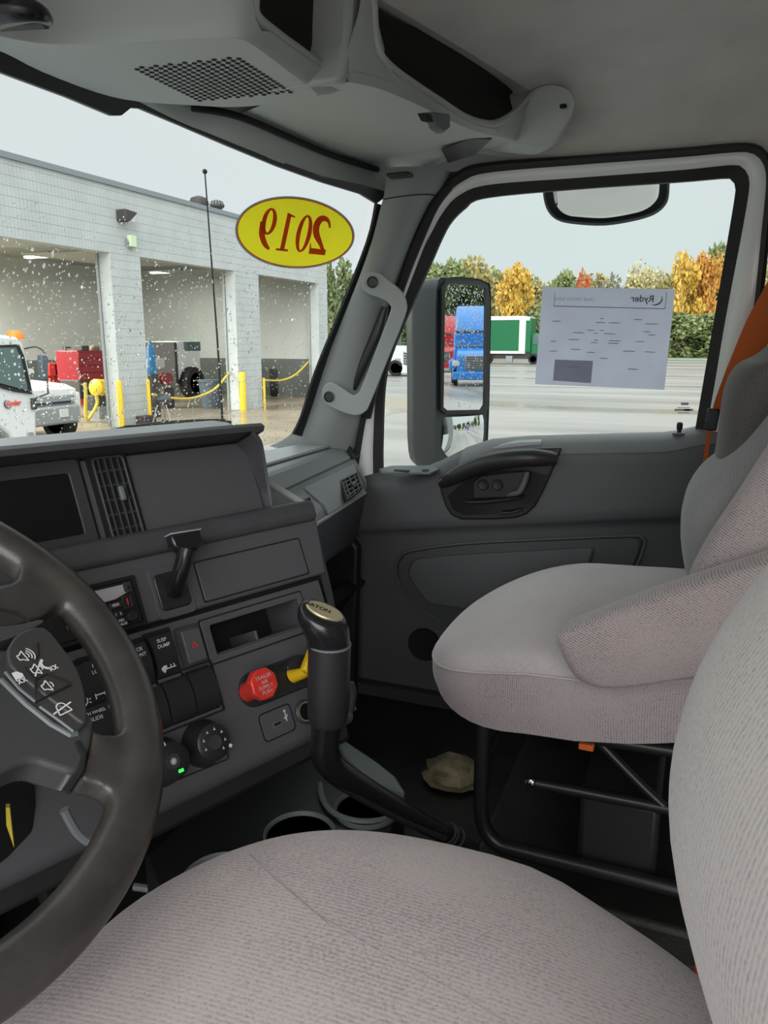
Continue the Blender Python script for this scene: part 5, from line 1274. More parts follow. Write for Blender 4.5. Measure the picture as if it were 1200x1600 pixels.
gm = MB(); gm.prism([(-60,-90,ZG-0.3),(160,-90,ZG-0.3),(160,90,ZG-0.3),(-60,90,ZG-0.3)],(0,0,0.3)); structure(gm,'ground','wet_lot',smooth=0)
FY = 13.36
am = MB(); am.bounds(2,27,FY-5.0,FY-0.02,ZG,ZG+0.006); structure(am,'apron','wet_apron',smooth=0)
# grass verge and kerb at the far side of the lot
vm = MB(); vm.bounds(97,140,-70,90,ZG,ZG+0.12); vo = structure(vm,'verge','grass',smooth=0)
MB().bounds(96.4,97,-70,90,ZG,ZG+0.10).build('kerb','block_score',vo)

# ---------------------------------------------------------------- service building
HZ, RZ = 2.963, 4.50
bays = [(4.6,8.9),(10.35,14.69),(15.80,20.12),(21.53,25.75)]
bx0,bx1 = 3.2,26.5; TH = 0.34; BD = 15.0
bld = thing('service_building','white block garage building with three open truck bays','building',((bx0+bx1)/2,FY+BD/2,ZG))
piers = []; x = bx0
for a,b in bays: piers.append((x,a)); x = b
piers.append((x,bx1))
wall = MB(); wall.bounds(bx0,bx1,FY+0.03,FY+TH,HZ,RZ)
for a,b in piers: wall.bounds(a,b,FY+0.03,FY+TH,ZG,HZ)
wo2 = wall.build('front_wall','block_score',bld,smooth=0)
# block courses: real scored blocks with recessed joints
blk = MB(); bh,bw,gp_ = 0.203,0.10,0.005
def course(xa,xb,za,zb):
    z = za
    while z < zb-0.02:
        x = xa; z2 = min(z+bh,zb)
        while x < xb-0.02:
            x2 = min(x+bw,xb); k = 0.03*rnd.random()*0.3
            a,b,c,d = x+gp_/2,x2-gp_/2,z+gp_/2,z2-gp_/2
            y1 = FY-k*0.2; y2 = FY+0.03
            blk.add([(a,y1,c),(b,y1,c),(b,y1,d),(a,y1,d),(a,y2,c),(b,y2,c),(b,y2,d),(a,y2,d)],[(0,1,2,3),(0,4,5,1),(3,2,6,7),(0,3,7,4),(1,5,6,2)])
            x = x2
        z = z2
course(bx0,bx1,HZ,RZ)
for a,b in piers: course(a,b,ZG,HZ)
blk.build('block_course','block_white',wo2,kind='stuff',smooth=0)
# smooth reveals of the openings
for a,b in piers[1:]:
    MB().bounds(a-0.004,a+0.01,FY,FY+TH,ZG,HZ).build('bay_reveal','block_white',bld)
MB().bounds(bx0,bx1,FY-0.05,FY+0.5,RZ,RZ+0.12).build('roof_flashing','flashing',bld)
for (xa,xb,nm,mt) in ((bx0,15.2,'rear_wall','shop_wall'),(15.2,21.0,'rear_wall','shop_wall_grey'),(21.0,bx1,'rear_wall','shop_wall_grey')):
    yb = FY+BD if xa<15 else FY+9.0
    MB().bounds(xa,xb,yb,yb+0.2,ZG,RZ).build(nm,mt,bld)
    MB().bounds(xa,xb,yb-0.02,yb,ZG,ZG+1.45).build('wall_band','shop_band',bld)
MB().bounds(15.0,15.2,FY+9.0,FY+BD,ZG,RZ).build('partition','shop_wall_grey',bld)
MB().bounds(bx1-0.2,bx1,FY,FY+BD,ZG,RZ).build('side_wall','shop_wall_grey',bld)
MB().bounds(bx0,bx0+0.2,FY,FY+BD,ZG,RZ).build('side_wall','block_white',bld)
MB().bounds(bx0,bx1,FY+0.4,FY+BD,HZ+0.75,HZ+0.95).build('shop_ceiling','shop_ceiling',bld)
MB().bounds(bx0,bx1,FY,FY+BD,ZG,ZG+0.012).build('shop_floor','shop_floor',bld)
MB().bounds(bx1-0.22,bx1-0.2,FY+0.6,FY+BD,ZG,ZG+1.45).build('wall_band','shop_band',bld)
for (a,b) in bays[1:]:
    for i in range(3):
        d_ = MB(); d_.bounds(a+0.1,b-0.1,FY+0.7+i*1.2,FY+1.75+i*1.2,HZ+0.20+0.02*i,HZ+0.25+0.02*i); d_.build('raised_door_panel','shop_ceiling',bld,bevel=0.01)
    MB().bounds(b-0.04,b+0.02,FY+0.35,FY+0.42,ZG,HZ).build('door_track','steel_grey',bld)
# strip lights with their own light
def strip(x,y,z,lab,e=520):
    t = thing('strip_light',lab,'ceiling light',(x,y,z),'strip lights in the garage')
    MB().bounds(x-0.12,x+0.12,y-1.2,y+1.2,z+0.06,z+0.12).build('lamp_tray','steel_grey',t)
    MB().bounds(x-0.09,x+0.09,y-1.15,y+1.15,z,z+0.06).build('lamp_tube','lamp_tube',t)
    l = bpy.data.lights.new('strip_lamp','AREA'); l.shape='RECTANGLE'; l.size=0.2; l.size_y=2.3; l.energy=e; l.color=(1,1,0.90)
    lo = bpy.data.objects.new('strip_lamp',l); COL.objects.link(lo); put(lo,(x,y,z-0.02),t)
strip(12.9,FY+5.0,3.15,'strip light near the garage door of the left bay'); strip(15.0,FY+5.6,3.15,'second strip light in the left bay beside the pier')
strip(12.6,FY+10,3.2,'strip light deep inside the left bay',2000); strip(17.6,FY+4.5,3.3,'strip light in the middle bay',260); strip(23.4,FY+4.5,3.3,'strip light in the right bay',170)

def fpt(px,py,y=FY): return PY(px,py,y)
# wall floodlight, junction box
fl = thing('wall_floodlight','dark wall-mounted floodlight above the left garage pier','light',fpt(191,345))
c = fpt(191,338); MB().prism([c+Vector((-0.22,0,0.13)),c+Vector((-0.22,0,-0.14)),c+Vector((-0.10,0,-0.16)),c+Vector((0.22,-0.0,0.10))],(0,-0.3,0)).build('hood','roof_dark',fl,bevel=0.02)
MB().prism([c+Vector((-0.08,-0.02,-0.13)),c+Vector((0.19,-0.02,0.06)),c+Vector((0.10,-0.02,-0.14))],(0,-0.26,0)).build('lens','wheel_white',fl)
jb = thing('wall_box','small cream box with cable on the garage pier','junction box',fpt(203,377))
c = fpt(203,377); MB().box(c+Vector((0,-0.06,0)),(0.22,0.12,0.27)).build('box','shop_wall',jb,bevel=0.01)
MB().tube(catmull([c+Vector(q) for q in ((-0.08,-0.05,-0.1),(-0.16,-0.05,0.0),(-0.19,-0.05,0.05),(-0.14,-0.05,-0.12),(-0.04,-0.05,-0.2))],4),0.02,6).build('cable','steel_grey',jb)
# roof turbine vents
for px,py,r_,lab in ((311,316,0.30,'dark roof fan housing beside the turbine vent'),(339,320,0.24,'round finned turbine vent on the garage roof')):
    p = PY(px,py,FY+2.0); t = thing('roof_vent',lab,'roof vent',(p.x,p.y,RZ-0.1),'roof vents')
    zt = p.z
    MB().lathe([(r_*0.5,RZ-0.2-zt),(r_*0.55,-r_*0.6)],p,(0,0,1),16).build('vent_neck','roof_dark',t)
    MB().lathe([(r_*0.6,-r_*0.6),(r_,-r_*0.3),(r_*1.02,0.0),(r_*0.85,r_*0.4),(r_*0.3,r_*0.62),(0.01,r_*0.64)],p,(0,0,1),20).build('vent_head','roof_dark',t)
    if px==339:
        for j in range(14):
            a = 2*math.pi*j/14; d = Vector((math.cos(a),math.sin(a),0)); MB().tube([p+d*r_*0.7+Vector((0,0,-r_*0.5)),p+d*r_*1.06,p+d*r_*0.7+Vector((0,0,r_*0.5))],0.015,5).build('vent_blade','steel_grey',t)
# bollards / yellow guards
for px0,px1,ya,yb,lab in ((184,196,594,668,'yellow guard post at the left pier front corner'),(231,238,592,664,'yellow guard post at the middle bay left edge'),(374,385,581,640,'yellow guard post at the middle bay right pier'),(411,415,590,640,'yellow guard post beside the right bay')):
    c = fpt((px0+px1)/2,yb,FY-0.12); w_ = (fpt(px1,yb,FY-0.12)-fpt(px0,yb,FY-0.12)).length*0.52
    h_ = fpt((px0+px1)/2,ya,FY-0.12).z-ZG
    b = MB(); b.lathe([(w_*0.5,0),(w_*0.5,h_-0.06),(w_*0.42,h_-0.02),(0.02,h_)],(c.x,FY-0.14,ZG),(0,0,1),14); tag(b.build('guard_post','safety_yellow'),lab,'bollard','yellow guard posts')

# ---------------------------------------------------------------- things in the bays
tc_ = thing('tool_chest','red tool chest inside the left garage bay','tool chest',(0,0,0)); 
def fbox(name,px0,py0,px1,py1,y,dep,m,parent,bevel=0.02):
    a = PY(px0,py0,y); b = PY(px1,py1,y); q = MB(); q.bounds(a.x,b.x,y,y+dep,min(a.z,b.z),max(a.z,b.z)); return q.build(name,m,parent,bevel=bevel)
YI = FY+2.6
fbox('chest_body',121,548,164,594,YI,0.8,'tool_red',tc_); 
for k in range(4): fbox('drawer',122.5,551+k*11,162,559+k*11,YI-0.03,0.04,'tool_red',tc_,0.01)
fbox('chest_base',124,594,166,620,YI,0.7,'roof_dark',tc_); tc_['label'] = 'red tool chest inside the left garage bay'
t = tag(fbox('black_case',128,540,140,548,YI,0.3,'roof_dark',None),'black case lying on the red tool chest','case')
b = PY(148,545,YI+0.2); tag(MB().ball(b,0.17,10,6,sq=(1,0.7,0.7)).build('brown_bundle','brown_cloth' if 'brown_cloth' in MAT else 'dull_tan'),'brown bundle lying on the red tool chest','bundle')
cp_ = thing('air_compressor','yellow tank air compressor beside the red tool chest','compressor',PY(157,640,YI-0.5))
a = PY(146,606,YI-0.5); b = PY(169,606,YI-0.5); MB().tube([a,a+Vector((0.08,0,0)),b-Vector((0.08,0,0)),b],[0.12,0.24,0.24,0.12],16).build('tank','safety_yellow',cp_)
fbox('motor',148,618,168,640,YI-0.6,0.4,'roof_dark',cp_); fbox('plate',155,636,170,655,YI-0.7,0.3,'steel_grey',cp_)
hs_ = MB(); hs_.tube(catmull([PY(px,py,YI-0.8) for px,py in ((150,616),(152,630),(145,645),(136,656),(134,640),(134,615),(133,598))],5),0.045,8); tag(hs_.build('yellow_hose','hose_yellow'),'yellow hose looped down from the compressor','hose')
r4 = random.Random(11)
for k in range(6):
    p = PY(78+k*8,582,FY+6.0); 
    t = thing('red_jack_stand','red jack stand in the row behind the parked pickup, number %s from the left'%("one two three four five six".split()[k]),'jack stand',(p.x,p.y,ZG),'red stands in the left bay')
    MB().tube([(p.x-0.25,p.y,ZG),(p.x,p.y,p.z),(p.x+0.25,p.y,ZG)],0.06,6).build('stand_legs','truck_red',t); MB().bounds(p.x-0.2,p.x+0.2,p.y-0.2,p.y+0.2,p.z-0.1,p.z+0.3).build('stand_head','truck_red',t,bevel=0.03)
fs = thing('floor_stand','thin black T-shaped stand against the left bay back wall','stand',PY(104,580,FY+7))
MB().tube([PY(104,600,FY+7),PY(103,545,FY+7)],0.03,6).build('post','roof_dark',fs); MB().tube([PY(98,543,FY+7),PY(110,543,FY+7)],0.035,6).build('cross_bar','roof_dark',fs)
# middle bay: truck, bin, grill, cylinder, hose
def wheel_at(c, r_, w_, axis, parent, name='wheel'):
    c = Vector(c); o = MB().lathe([(r_*0.6,-w_/2),(r_*0.94,-w_/2),(r_,-w_*0.3),(r_,w_*0.3),(r_*0.94,w_/2),(r_*0.6,w_/2)],c,axis,24).build(name,'tyre',parent)
    for sgn in (1,-1):
        MB().lathe([(r_*0.62,w_*0.5*sgn),(r_*0.56,w_*0.42*sgn),(r_*0.2,w_*0.46*sgn),(0.01,w_*0.5*sgn)],c,axis,20).build('hub','wheel_white',o)
    return o
wt = thing('workshop_truck','white truck parked inside the middle bay, one dark wheel showing','truck',PY(300,640,FY+3.2))
yt = FY+3.2
fbox('cab',277,533,316,592,yt,2.2,'truck_white',wt,0.1); fbox('cab_rear',272,535,280,600,yt-0.02,2.0,'roof_dark',wt)
fbox('window',288,534,314,548,yt-0.03,0.05,'vehicle_glass',wt)
a = PY(300,598,yt-0.1); wheel_at(a,0.55,0.35,(0,1,0),wt)
tb_ = thing('trash_bin','blue-grey plastic trash bin in the middle bay','bin',PY(330,638,FY+1.2)); p = PY(330,637,FY+1.2); pt = PY(330,593,FY+1.2)
MB().lathe([(0.28,0),(0.37,(pt.z-ZG)*0.92),(0.40,(pt.z-ZG)*0.93),(0.40,pt.z-ZG),(0.34,pt.z-ZG)],(p.x,p.y,ZG),(0,0,1),16).build('bin_body','bin_blue',tb_)
MB().lathe([(0.35,0),(0.02,0.01)],(p.x,p.y,pt.z-0.03),(0,0,1),16).build('bin_liner','roof_dark',tb_)
kg = thing('kettle_grill','dark kettle grill on three legs outside the left pier','grill',PY(253,660,FY-0.8)); p = PY(253,625,FY-0.8)
MB().lathe([(0.03,-0.15),(0.16,-0.11),(0.23,0.0),(0.235,0.02),(0.20,0.09),(0.10,0.14),(0.02,0.15)],p,(0,0,1),20).build('kettle','kettle_dark',kg)
for a in (0.4,2.5,4.6):
    d = Vector((math.cos(a),math.sin(a),0)); MB().tube([p+d*0.12+Vector((0,0,-0.1)),Vector((p.x,p.y,ZG))+d*0.30],0.016,6).build('leg','chrome',kg)
cy = thing('gas_cylinder','blue gas cylinder standing inside the middle bay','cylinder',PY(236,600,FY+1.0)); p = PY(236,582,FY+1.0)
MB().lathe([(0.12,0),(0.12,0.72),(0.08,0.82),(0.03,0.86),(0.03,0.92)],(p.x+0.05,p.y,p.z-0.05),(0,0,1),14).build('bottle','cyl_blue',cy); MB().bounds(p.x-0.1,p.x+0.2,p.y-0.1,p.y+0.1,ZG,p.z-0.04).build('trolley','roof_dark',cy)
tag(fbox('white_carton',241,561,258,575,FY+3,0.5,'wheel_white',None),'white carton on a shelf in the middle bay','box')
p = PY(259,592,FY+2.5); hr = thing('hose_reel','dull red hose reel standing in the middle bay','hose reel',(p.x,p.y,ZG)); MB().lathe([(0.2,-0.12),(0.2,-0.08),(0.1,-0.08),(0.1,0.08),(0.2,0.08),(0.2,0.12)],p,(0.3,1,0),18).build('reel','reel_red',hr); MB().bounds(p.x-0.25,p.x+0.25,p.y-0.1,p.y+0.1,ZG,p.z-0.28).build('reel_base','roof_dark',hr)
tag(MB().tube(catmull([PY(px,py,FY+0.3) for px,py in ((238,616),(262,621),(300,622),(335,608),(358,582))],6),0.035,6).build('yellow_rope','hose_yellow'),'yellow hose slung across the middle bay opening','hose')
# right bay
p = PY(428,598,FY+1.5); st = thing('spare_tyre','black tyre standing upright inside the right bay','tyre',(p.x,p.y,ZG)); wheel_at(p,0.52,0.3,(0.5,-0.9,0),st,'tread')
dr = thing('steel_door','dark steel personnel door inside the right bay','door',PY(466,615,FY+6)); fbox('door_leaf',446,531,486,612,FY+8.85,0.13,'roof_dark',dr); fbox('door_handle',450,572,453,577,FY+8.8,0.05,'chrome',dr,0)
tag(fbox('red_sign',454,522,466,530,FY+8.9,0.1,'sign_red',None),'small red sign above the dark door in the right bay','sign')
tag(MB().tube(catmull([PY(px,py,FY+0.5) for px,py in ((415,594),(440,594),(462,585),(484,563))],6),0.035,6).build('yellow_rope','hose_yellow'),'yellow hose slung across the right bay opening','hose')
tag(MB().bounds(*[v for v in (PY(217,662,FY-0.3).x,PY(235,662,FY-0.3).x)],FY-0.5,FY-0.2,ZG,ZG+0.28).build('black_crate','roof_dark',bevel=0.02),'small black crate at the foot of the left pier','crate')

# ---------------------------------------------------------------- white cab-over rental truck at the left
YT = 8.6
rt = thing('rental_truck','white cab-over truck with red lettering on its door, at left','truck',PY(20,760,YT))
side = [(-200,535),(-60,524),(0,523),(26,526),(36,536),(42,556),(52,606),(57,622),(58,690),(56,740),(34,742),(28,700),(16,678),(0,668),(-20,668),(-40,690),(-48,742),(-200,742)]
sm_ = MB(); sm_.prism([PY(px,py,YT) for px,py in side],(0,2.0,0)); sm_.build('cab_body','truck_white',rt,bevel=0.04)
win = [(-70,545),(-20,540),(28,538),(36,556),(47,604),(49,616),(20,612),(-70,586)]
MB().prism([PY(px,py,YT-0.01) for px,py in win],(0,-0.02,0)).build('window_surround','rubber_black',rt)
win2 = [(-66,549),(-20,544),(24,543),(32,560),(42,603),(42,610),(16,603),(-66,581)]
MB().prism([PY(px,py,YT-0.04) for px,py in win2],(0,-0.01,0)).build('side_glass','vehicle_glass',rt)
MB().bounds(PY(44,600,YT).x,PY(50,600,YT).x,YT-0.06,YT,PY(50,640,YT).z,PY(50,622,YT).z).build('marker_lamp','roof_dark',rt,bevel=0.01)
lt = MB(); c = PY(21,630,YT-0.012); lt.text("Ryder",c,(1,0,0),(0,0,1),0.10,bold=0.035,shear=0.25,off=0.003); lt.build('door_lettering','ryder_red',rt,smooth=0)
sw = MB(); c = PY(13,631,YT-0.014); sw.tube([c+Vector((0.06*math.cos(t),0,0.06*math.sin(t))) for t in np.linspace(2.0,5.2,12)],[0.003,0.010,0.009,0.003],6); sw.build('door_swoosh','roof_dark',rt)
MB().lathe([(0.12,0),(0.12,0.06),(0.08,0.12),(0.01,0.13)],PY(24,528,YT+0.6)+Vector((0,0,-0.02)),(0,0,1),14).build('roof_beacon','beacon_orange',rt)
m0 = PY(38,545,YT+0.05); MB().tube(catmull([m0,PY(55,542,YT-0.1),PY(66,547,YT-0.2),PY(72,556,YT-0.25)],5),0.012,6).build('mirror_arm','roof_dark',rt)
MB().tube([PY(74,590,YT-0.25),PY(75,615,YT-0.22),PY(56,622,YT)],0.012,6).build('mirror_stay','roof_dark',rt)
mq = [PY(px,py,YT-0.25) for px,py in ((65,554),(76,557),(76,594),(66,594))]; MB().prism(mq,(0.03,0.12,0)).build('wing_mirror','bin_blue',rt,bevel=0.02)
wheel_at(PY(0,735,YT+0.15),0.40,0.25,(0,1,0),rt); fbox('step_lamp',43,676,54,684,YT-0.02,0.03,'steel_grey',rt,0.005)
MB().bounds(PY(58,700,YT).x,PY(72,700,YT).x,YT+0.1,YT+1.9,PY(60,720,YT).z,PY(60,686,YT).z).build('front_bumper','truck_white',rt,bevel=0.03)

# ---------------------------------------------------------------- white pickup nosing out of the left bay
YP = 12.9
pk = thing('pickup_truck','white pickup truck with chrome bumper nosing out of the left bay','truck',PY(95,690,YP))
def pbox(name,px0,py0,px1,py1,dy,dep,m,bev=0.03): return fbox(name,px0,py0,px1,py1,YP+dy,dep,m,pk,bev)
hd2 = MB(); A = [PY(px,py,YP) for px,py in ((40,612),(60,610),(95,609),(118,607),(118,620),(60,626),(40,626))]
hd2.loft([A,[p+Vector((0.0,0.3,0.10)) for p in A],[p+Vector((0.0,1.4,0.18)) for p in A]]); hd2.build('hood','truck_white',pk)
pbox('nose',40,618,122,640,0.05,1.4,'truck_white'); pbox('grille',48,618,112,633,0.0,0.06,'roof_dark',0.01)
pbox('grille_bar',48,622,116,625.5,-0.05,0.06,'steel_grey',0.01); pbox('headlamp',112,612,119,619,-0.04,0.2,'wheel_white',0.02); pbox('headlamp',112,621,119,627,-0.04,0.2,'wheel_white',0.02)
pbox('lower_grille',52,634,118,641,0.0,0.1,'steel_grey',0.01)
pbox('bumper',38,640,128,659,-0.16,0.3,'steel_grey',0.05); pbox('number_plate',94,640,108,651,-0.19,0.03,'wheel_white',0.005)
pbox('fender',112,612,130,652,0.5,1.6,'truck_white',0.08); pbox('windscreen',10,585,56,607,1.4,0.1,'vehicle_glass'); pbox('cab_roof',8,578,56,586,1.5,1.6,'truck_white',0.06); pbox('cab_body',8,600,60,650,1.6,2.6,'truck_white',0.08)
wheel_at(PY(93,658,YP+0.5),0.42,0.28,(1,0,0.0),pk)

# ---------------------------------------------------------------- trucks across the lot
def zscale(px,py): return PZ(px,py,ZG)
gt2 = thing('green_box_truck','green box truck with white corner posts across the lot','truck',PZ(800,570,ZG))
YG = None
g0 = PZ(800,569,ZG); XG = g0.x
def gx_(px,py): return PX(px,py,XG)
def gbox(name,px0,py0,px1,py1,dx,dep,m,bev=0.03):
    a = gx_(px0,py0); b = gx_(px1,py1); q = MB(); q.bounds(XG+dx,XG+dx+dep,a.y,b.y,min(a.z,b.z),max(a.z,b.z)); return q.build(name,m,gt2,bevel=bev)
gbox('cargo_box',700,499,818,549,0,2.5,'truck_green'); gbox('roof_rail',700,495,820,500,-0.03,2.56,'truck_white'); gbox('floor_rail',700,548,820,553,-0.03,2.56,'truck_white')
gbox('corner_post',812,495,820,552,-0.04,2.58,'truck_white'); gbox('front_wall',818,497,828,550,0.05,2.4,'truck_green'); gbox('front_trim',818,495,828,501,0.0,2.5,'truck_white')
gbox('cab',828,521,842,560,0.2,2.2,'truck_green',0.2); gbox('cab_window',832,525,840,538,0.15,0.1,'vehicle_glass'); gbox('chassis',700,553,836,561,0.3,1.8,'roof_dark')
wheel_at((XG+0.1,gx_(833,565).y,ZG+0.48),0.48,0.3,(1,0,0),gt2); wheel_at((XG+0.1,gx_(762,565).y,ZG+0.48),0.48,0.4,(1,0,0),gt2); gbox('fuel_tank',790,556,800,566,0.0,0.5,'steel_grey')
# white semi at left of the lot
ws_t = thing('white_semi_truck','white semi tractor nose at the left edge of the lot','truck',PZ(620,588,ZG)); XS = PZ(620,588,ZG).x
def sbx(name,px0,py0,px1,py1,dx,dep,m,bev=0.05):
    a = PX(px0,py0,XS); b = PX(px1,py1,XS); q = MB(); q.bounds(XS+dx,XS+dx+dep,a.y,b.y,min(a.z,b.z),max(a.z,b.z)); return q.build(name,m,ws_t,bevel=bev)
hq = [PX(px,py,XS) for px,py in ((560,545),(600,541),(620,540),(634,545),(641,553),(642,572),(640,584),(560,584))]
MB().prism(hq,(2.2,0,0)).build('hood','truck_white',ws_t,bevel=0.1); sbx('cab',540,515,606,584,0.1,2.1,'truck_white',0.15); sbx('windscreen',600,522,609,541,0.2,1.9,'vehicle_glass')
gq = [PX(px,py,XS-0.02) for px,py in ((631,549),(640,554),(640,572),(631,569))]; MB().prism(gq,(-0.04,0,0)).build('grille','steel_grey',ws_t)
for k in range(5): sbx('grille_slat',631,551.5+k*4,640,553+k*4,-0.08,0.04,'roof_dark',0)
sbx('headlamp',617,560,626,566,-0.05,0.1,'steel_grey'); sbx('bumper',612,570,642,584,-0.05,2.3,'truck_white'); wheel_at((XS+0.1,PX(618,580,XS).y,ZG+0.5),0.5,0.3,(1,0,0),ws_t)
wheel_at((XS+0.1,PX(596,580,XS).y,ZG+0.5),0.5,0.3,(1,0,0),ws_t)
gbx = PZ(1085,556,ZG); tag(MB().box((gbx.x+3,gbx.y,ZG+0.35),(1.2,2.4,0.5)).build('utility_box','steel_grey',bevel=0.1),'low grey utility box on the grass verge','utility box')

# ---------------------------------------------------------------- trees
def leafmat(name, cols):
    m = bpy.data.materials.new(name); m.use_nodes = True; nt = m.node_tree; b = nt.nodes['Principled BSDF']; L = nt.links.new
    tc = nt.nodes.new('ShaderNodeTexCoord'); n1 = nt.nodes.new('ShaderNodeTexNoise'); n1.inputs['Scale'].default_value = 0.55; n1.inputs['Detail'].default_value = 4; L(tc.outputs['Object'], n1.inputs[0])
    r = nt.nodes.new('ShaderNodeValToRGB'); L(n1.outputs['Fac'], r.inputs[0]); r.color_ramp.elements[0].position = 0.35; r.color_ramp.elements[1].position = 0.65
    r.color_ramp.elements[0].color = (*cols[0],1); r.color_ramp.elements[1].color = (*cols[1],1); L(r.outputs[0], b.inputs['Base Color']); b.inputs['Roughness'].default_value = 0.8
    b.inputs['Specular IOR Level'].default_value = 0.2; MAT[name] = m
leafmat('leaf_green',((0.20,0.24,0.10),(0.32,0.35,0.16))); leafmat('leaf_olive',((0.32,0.29,0.12),(0.46,0.38,0.16))); leafmat('leaf_gold',((0.60,0.38,0.07),(0.74,0.50,0.12)))  # leaf colours lightened and dulled in place of distance haze
leafmat('leaf_orange',((0.55,0.27,0.06),(0.70,0.38,0.10))); leafmat('leaf_red',((0.50,0.13,0.05),(0.62,0.22,0.08))); leafmat('leaf_grey',((0.25,0.23,0.17),(0.36,0.33,0.24))); leafmat('leaf_pale',((0.50,0.45,0.25),(0.62,0.55,0.30)))
leafmat('leaf_dark',((0.12,0.16,0.07),(0.22,0.26,0.11)))
def crown_mesh(name, m, n_leaf, seed, blobs=16, size=0.05, shape=(1,1,1)):
    """unit crown (radius about 1): small leaf quads gathered in clumps"""
    R_ = random.Random(seed); cs = []
    for k in range(blobs):
        z = R_.uniform(-0.85,0.72); a = R_.uniform(0,6.283); q = math.sqrt(R_.random())*0.72*(1-0.35*max(0,z)**2)
        p = Vector((math.cos(a)*q,math.sin(a)*q,z))
        cs.append((p, R_.uniform(0.22,0.42)))
    vs=[]; fs=[]
    for i in range(n_leaf):
        c,r_ = cs[R_.randrange(blobs)]; d = Vector((R_.gauss(0,1),R_.gauss(0,1),R_.gauss(0,1))).normalized(); p = c+d*r_*(R_.random()**0.4)
        a = Vector((R_.gauss(0,1),R_.gauss(0,1),R_.gauss(0,1))).normalized(); b = a.cross(d).normalized(); a = b.cross(a).normalized(); s_ = size*R_.uniform(0.6,1.4)
        k = len(vs); vs += [p+a*s_,p+b*s_*0.7,p-a*s_,p-b*s_*0.7]; fs.append((k,k+1,k+2,k+3))
    me = bpy.data.meshes.new(name); me.from_pydata([(v.x*shape[0],v.y*shape[1],v.z*shape[2]) for v in vs],[],fs); me.materials.append(MAT[m]); return me
CROWN = {}
def tree(px, top, hw, m, lab, dist=118, base=None, dens=2600, sparse=0.05, low=0.15):
    """one tree: crown centred on a pixel column, top at a pixel row, half width in pixels"""
    d = ray(px,532); h = math.hypot(d.x,d.y); p = CAM+d*(dist/h); p.z = ZG
    scale_ = dist*math.cos(math.atan((px-600)/F)) /1231.0*1.0
    zt = PD(px,top,dist).z; H = zt-ZG; rw = hw*dist/1231.0*1.22; cz = ZG+H*(0.5+low/2); rz = H*(0.5-low/2)*1.05
    key = (m,dens,sparse)
    if key not in CROWN: CROWN[key] = [crown_mesh('foliage_'+m,m,dens,sum(map(ord,m))%97+k*13,blobs=18,size=sparse*1.15) for k in range(2)]
    t = thing('tree',lab,'tree',p,'trees beyond the lot')
    o = bpy.data.objects.new('foliage',CROWN[key][rnd.randrange(2)]); COL.objects.link(o); put(o,(p.x,p.y,cz),t); o.scale = (rw,rw,rz); o.rotation_euler.z = rnd.uniform(0,6.28)
    tr_ = MB(); w_ = max(0.12,H*0.018); tr_.tube([(p.x,p.y,ZG),(p.x+0.1,p.y,ZG+H*0.35),(p.x-0.1,p.y+0.1,ZG+H*0.8)],[w_,w_*0.7,w_*0.25],7)
    for k in range(4):
        a = rnd.uniform(0,6.28); z = ZG+H*rnd.uniform(0.3,0.6); tr_.tube([(p.x,p.y,z),(p.x+math.cos(a)*rw*0.4,p.y+math.sin(a)*rw*0.4,z+H*0.18)],[w_*0.45,w_*0.12],5)
    tr_.build('trunk','trunk_bark',t)
TR = [(534,402,30,'leaf_dark','dark green tree beside the garage end wall',70),
(640,430,44,'leaf_olive','olive tree partly behind the truck mirror housing',112),(676,414,40,'leaf_green','rounded green tree just left of the mirror top',120),
(712,405,42,'leaf_green','tall green tree rising above the side mirror',122),(748,404,40,'leaf_olive','olive-brown tree left of the bright golden-orange tree',128),(776,420,36,'leaf_green','green tree half hidden behind the golden-orange tree',132),
(803,414,27,'leaf_gold','bright golden-orange tree above the green box truck',106),(835,416,36,'leaf_olive','olive tree right of the golden-orange tree',126),(862,420,34,'leaf_green','green tree over the left corner of the notice',116),
(890,430,32,'leaf_green','low green tree above the notice heading',128),(913,427,16,'leaf_red','small red-orange tree above the notice',112),(940,420,40,'leaf_grey','grey half-bare tree right of the red tree',120),
(962,416,40,'leaf_grey','thin grey tree above the right half of the notice',130),(986,409,34,'leaf_pale','pale yellow half-bare tree above the notice logo',120),(1014,418,28,'leaf_pale','smaller pale yellow tree left of the gold tree',128),
(1040,424,28,'leaf_olive','olive tree at the right corner of the notice',124),(1060,402,26,'leaf_gold','tall gold tree right of the notice',110),(1084,414,24,'leaf_gold','second gold tree, right of the tall gold one',122),
(1102,398,24,'leaf_orange','orange tree near the rear edge of the door window',114),(1126,376,30,'leaf_green','tallest green tree at the rear edge of the door window',126),(1165,390,40,'leaf_olive','olive tree mostly behind the rear door frame',120)]
for px,top,hw,m,lab,dist in TR: tree(px,top,hw,m,lab,dist,sparse=0.060 if m not in('leaf_grey','leaf_pale') else 0.046, dens=3200 if m not in('leaf_grey','leaf_pale') else 2200, low=0.06)
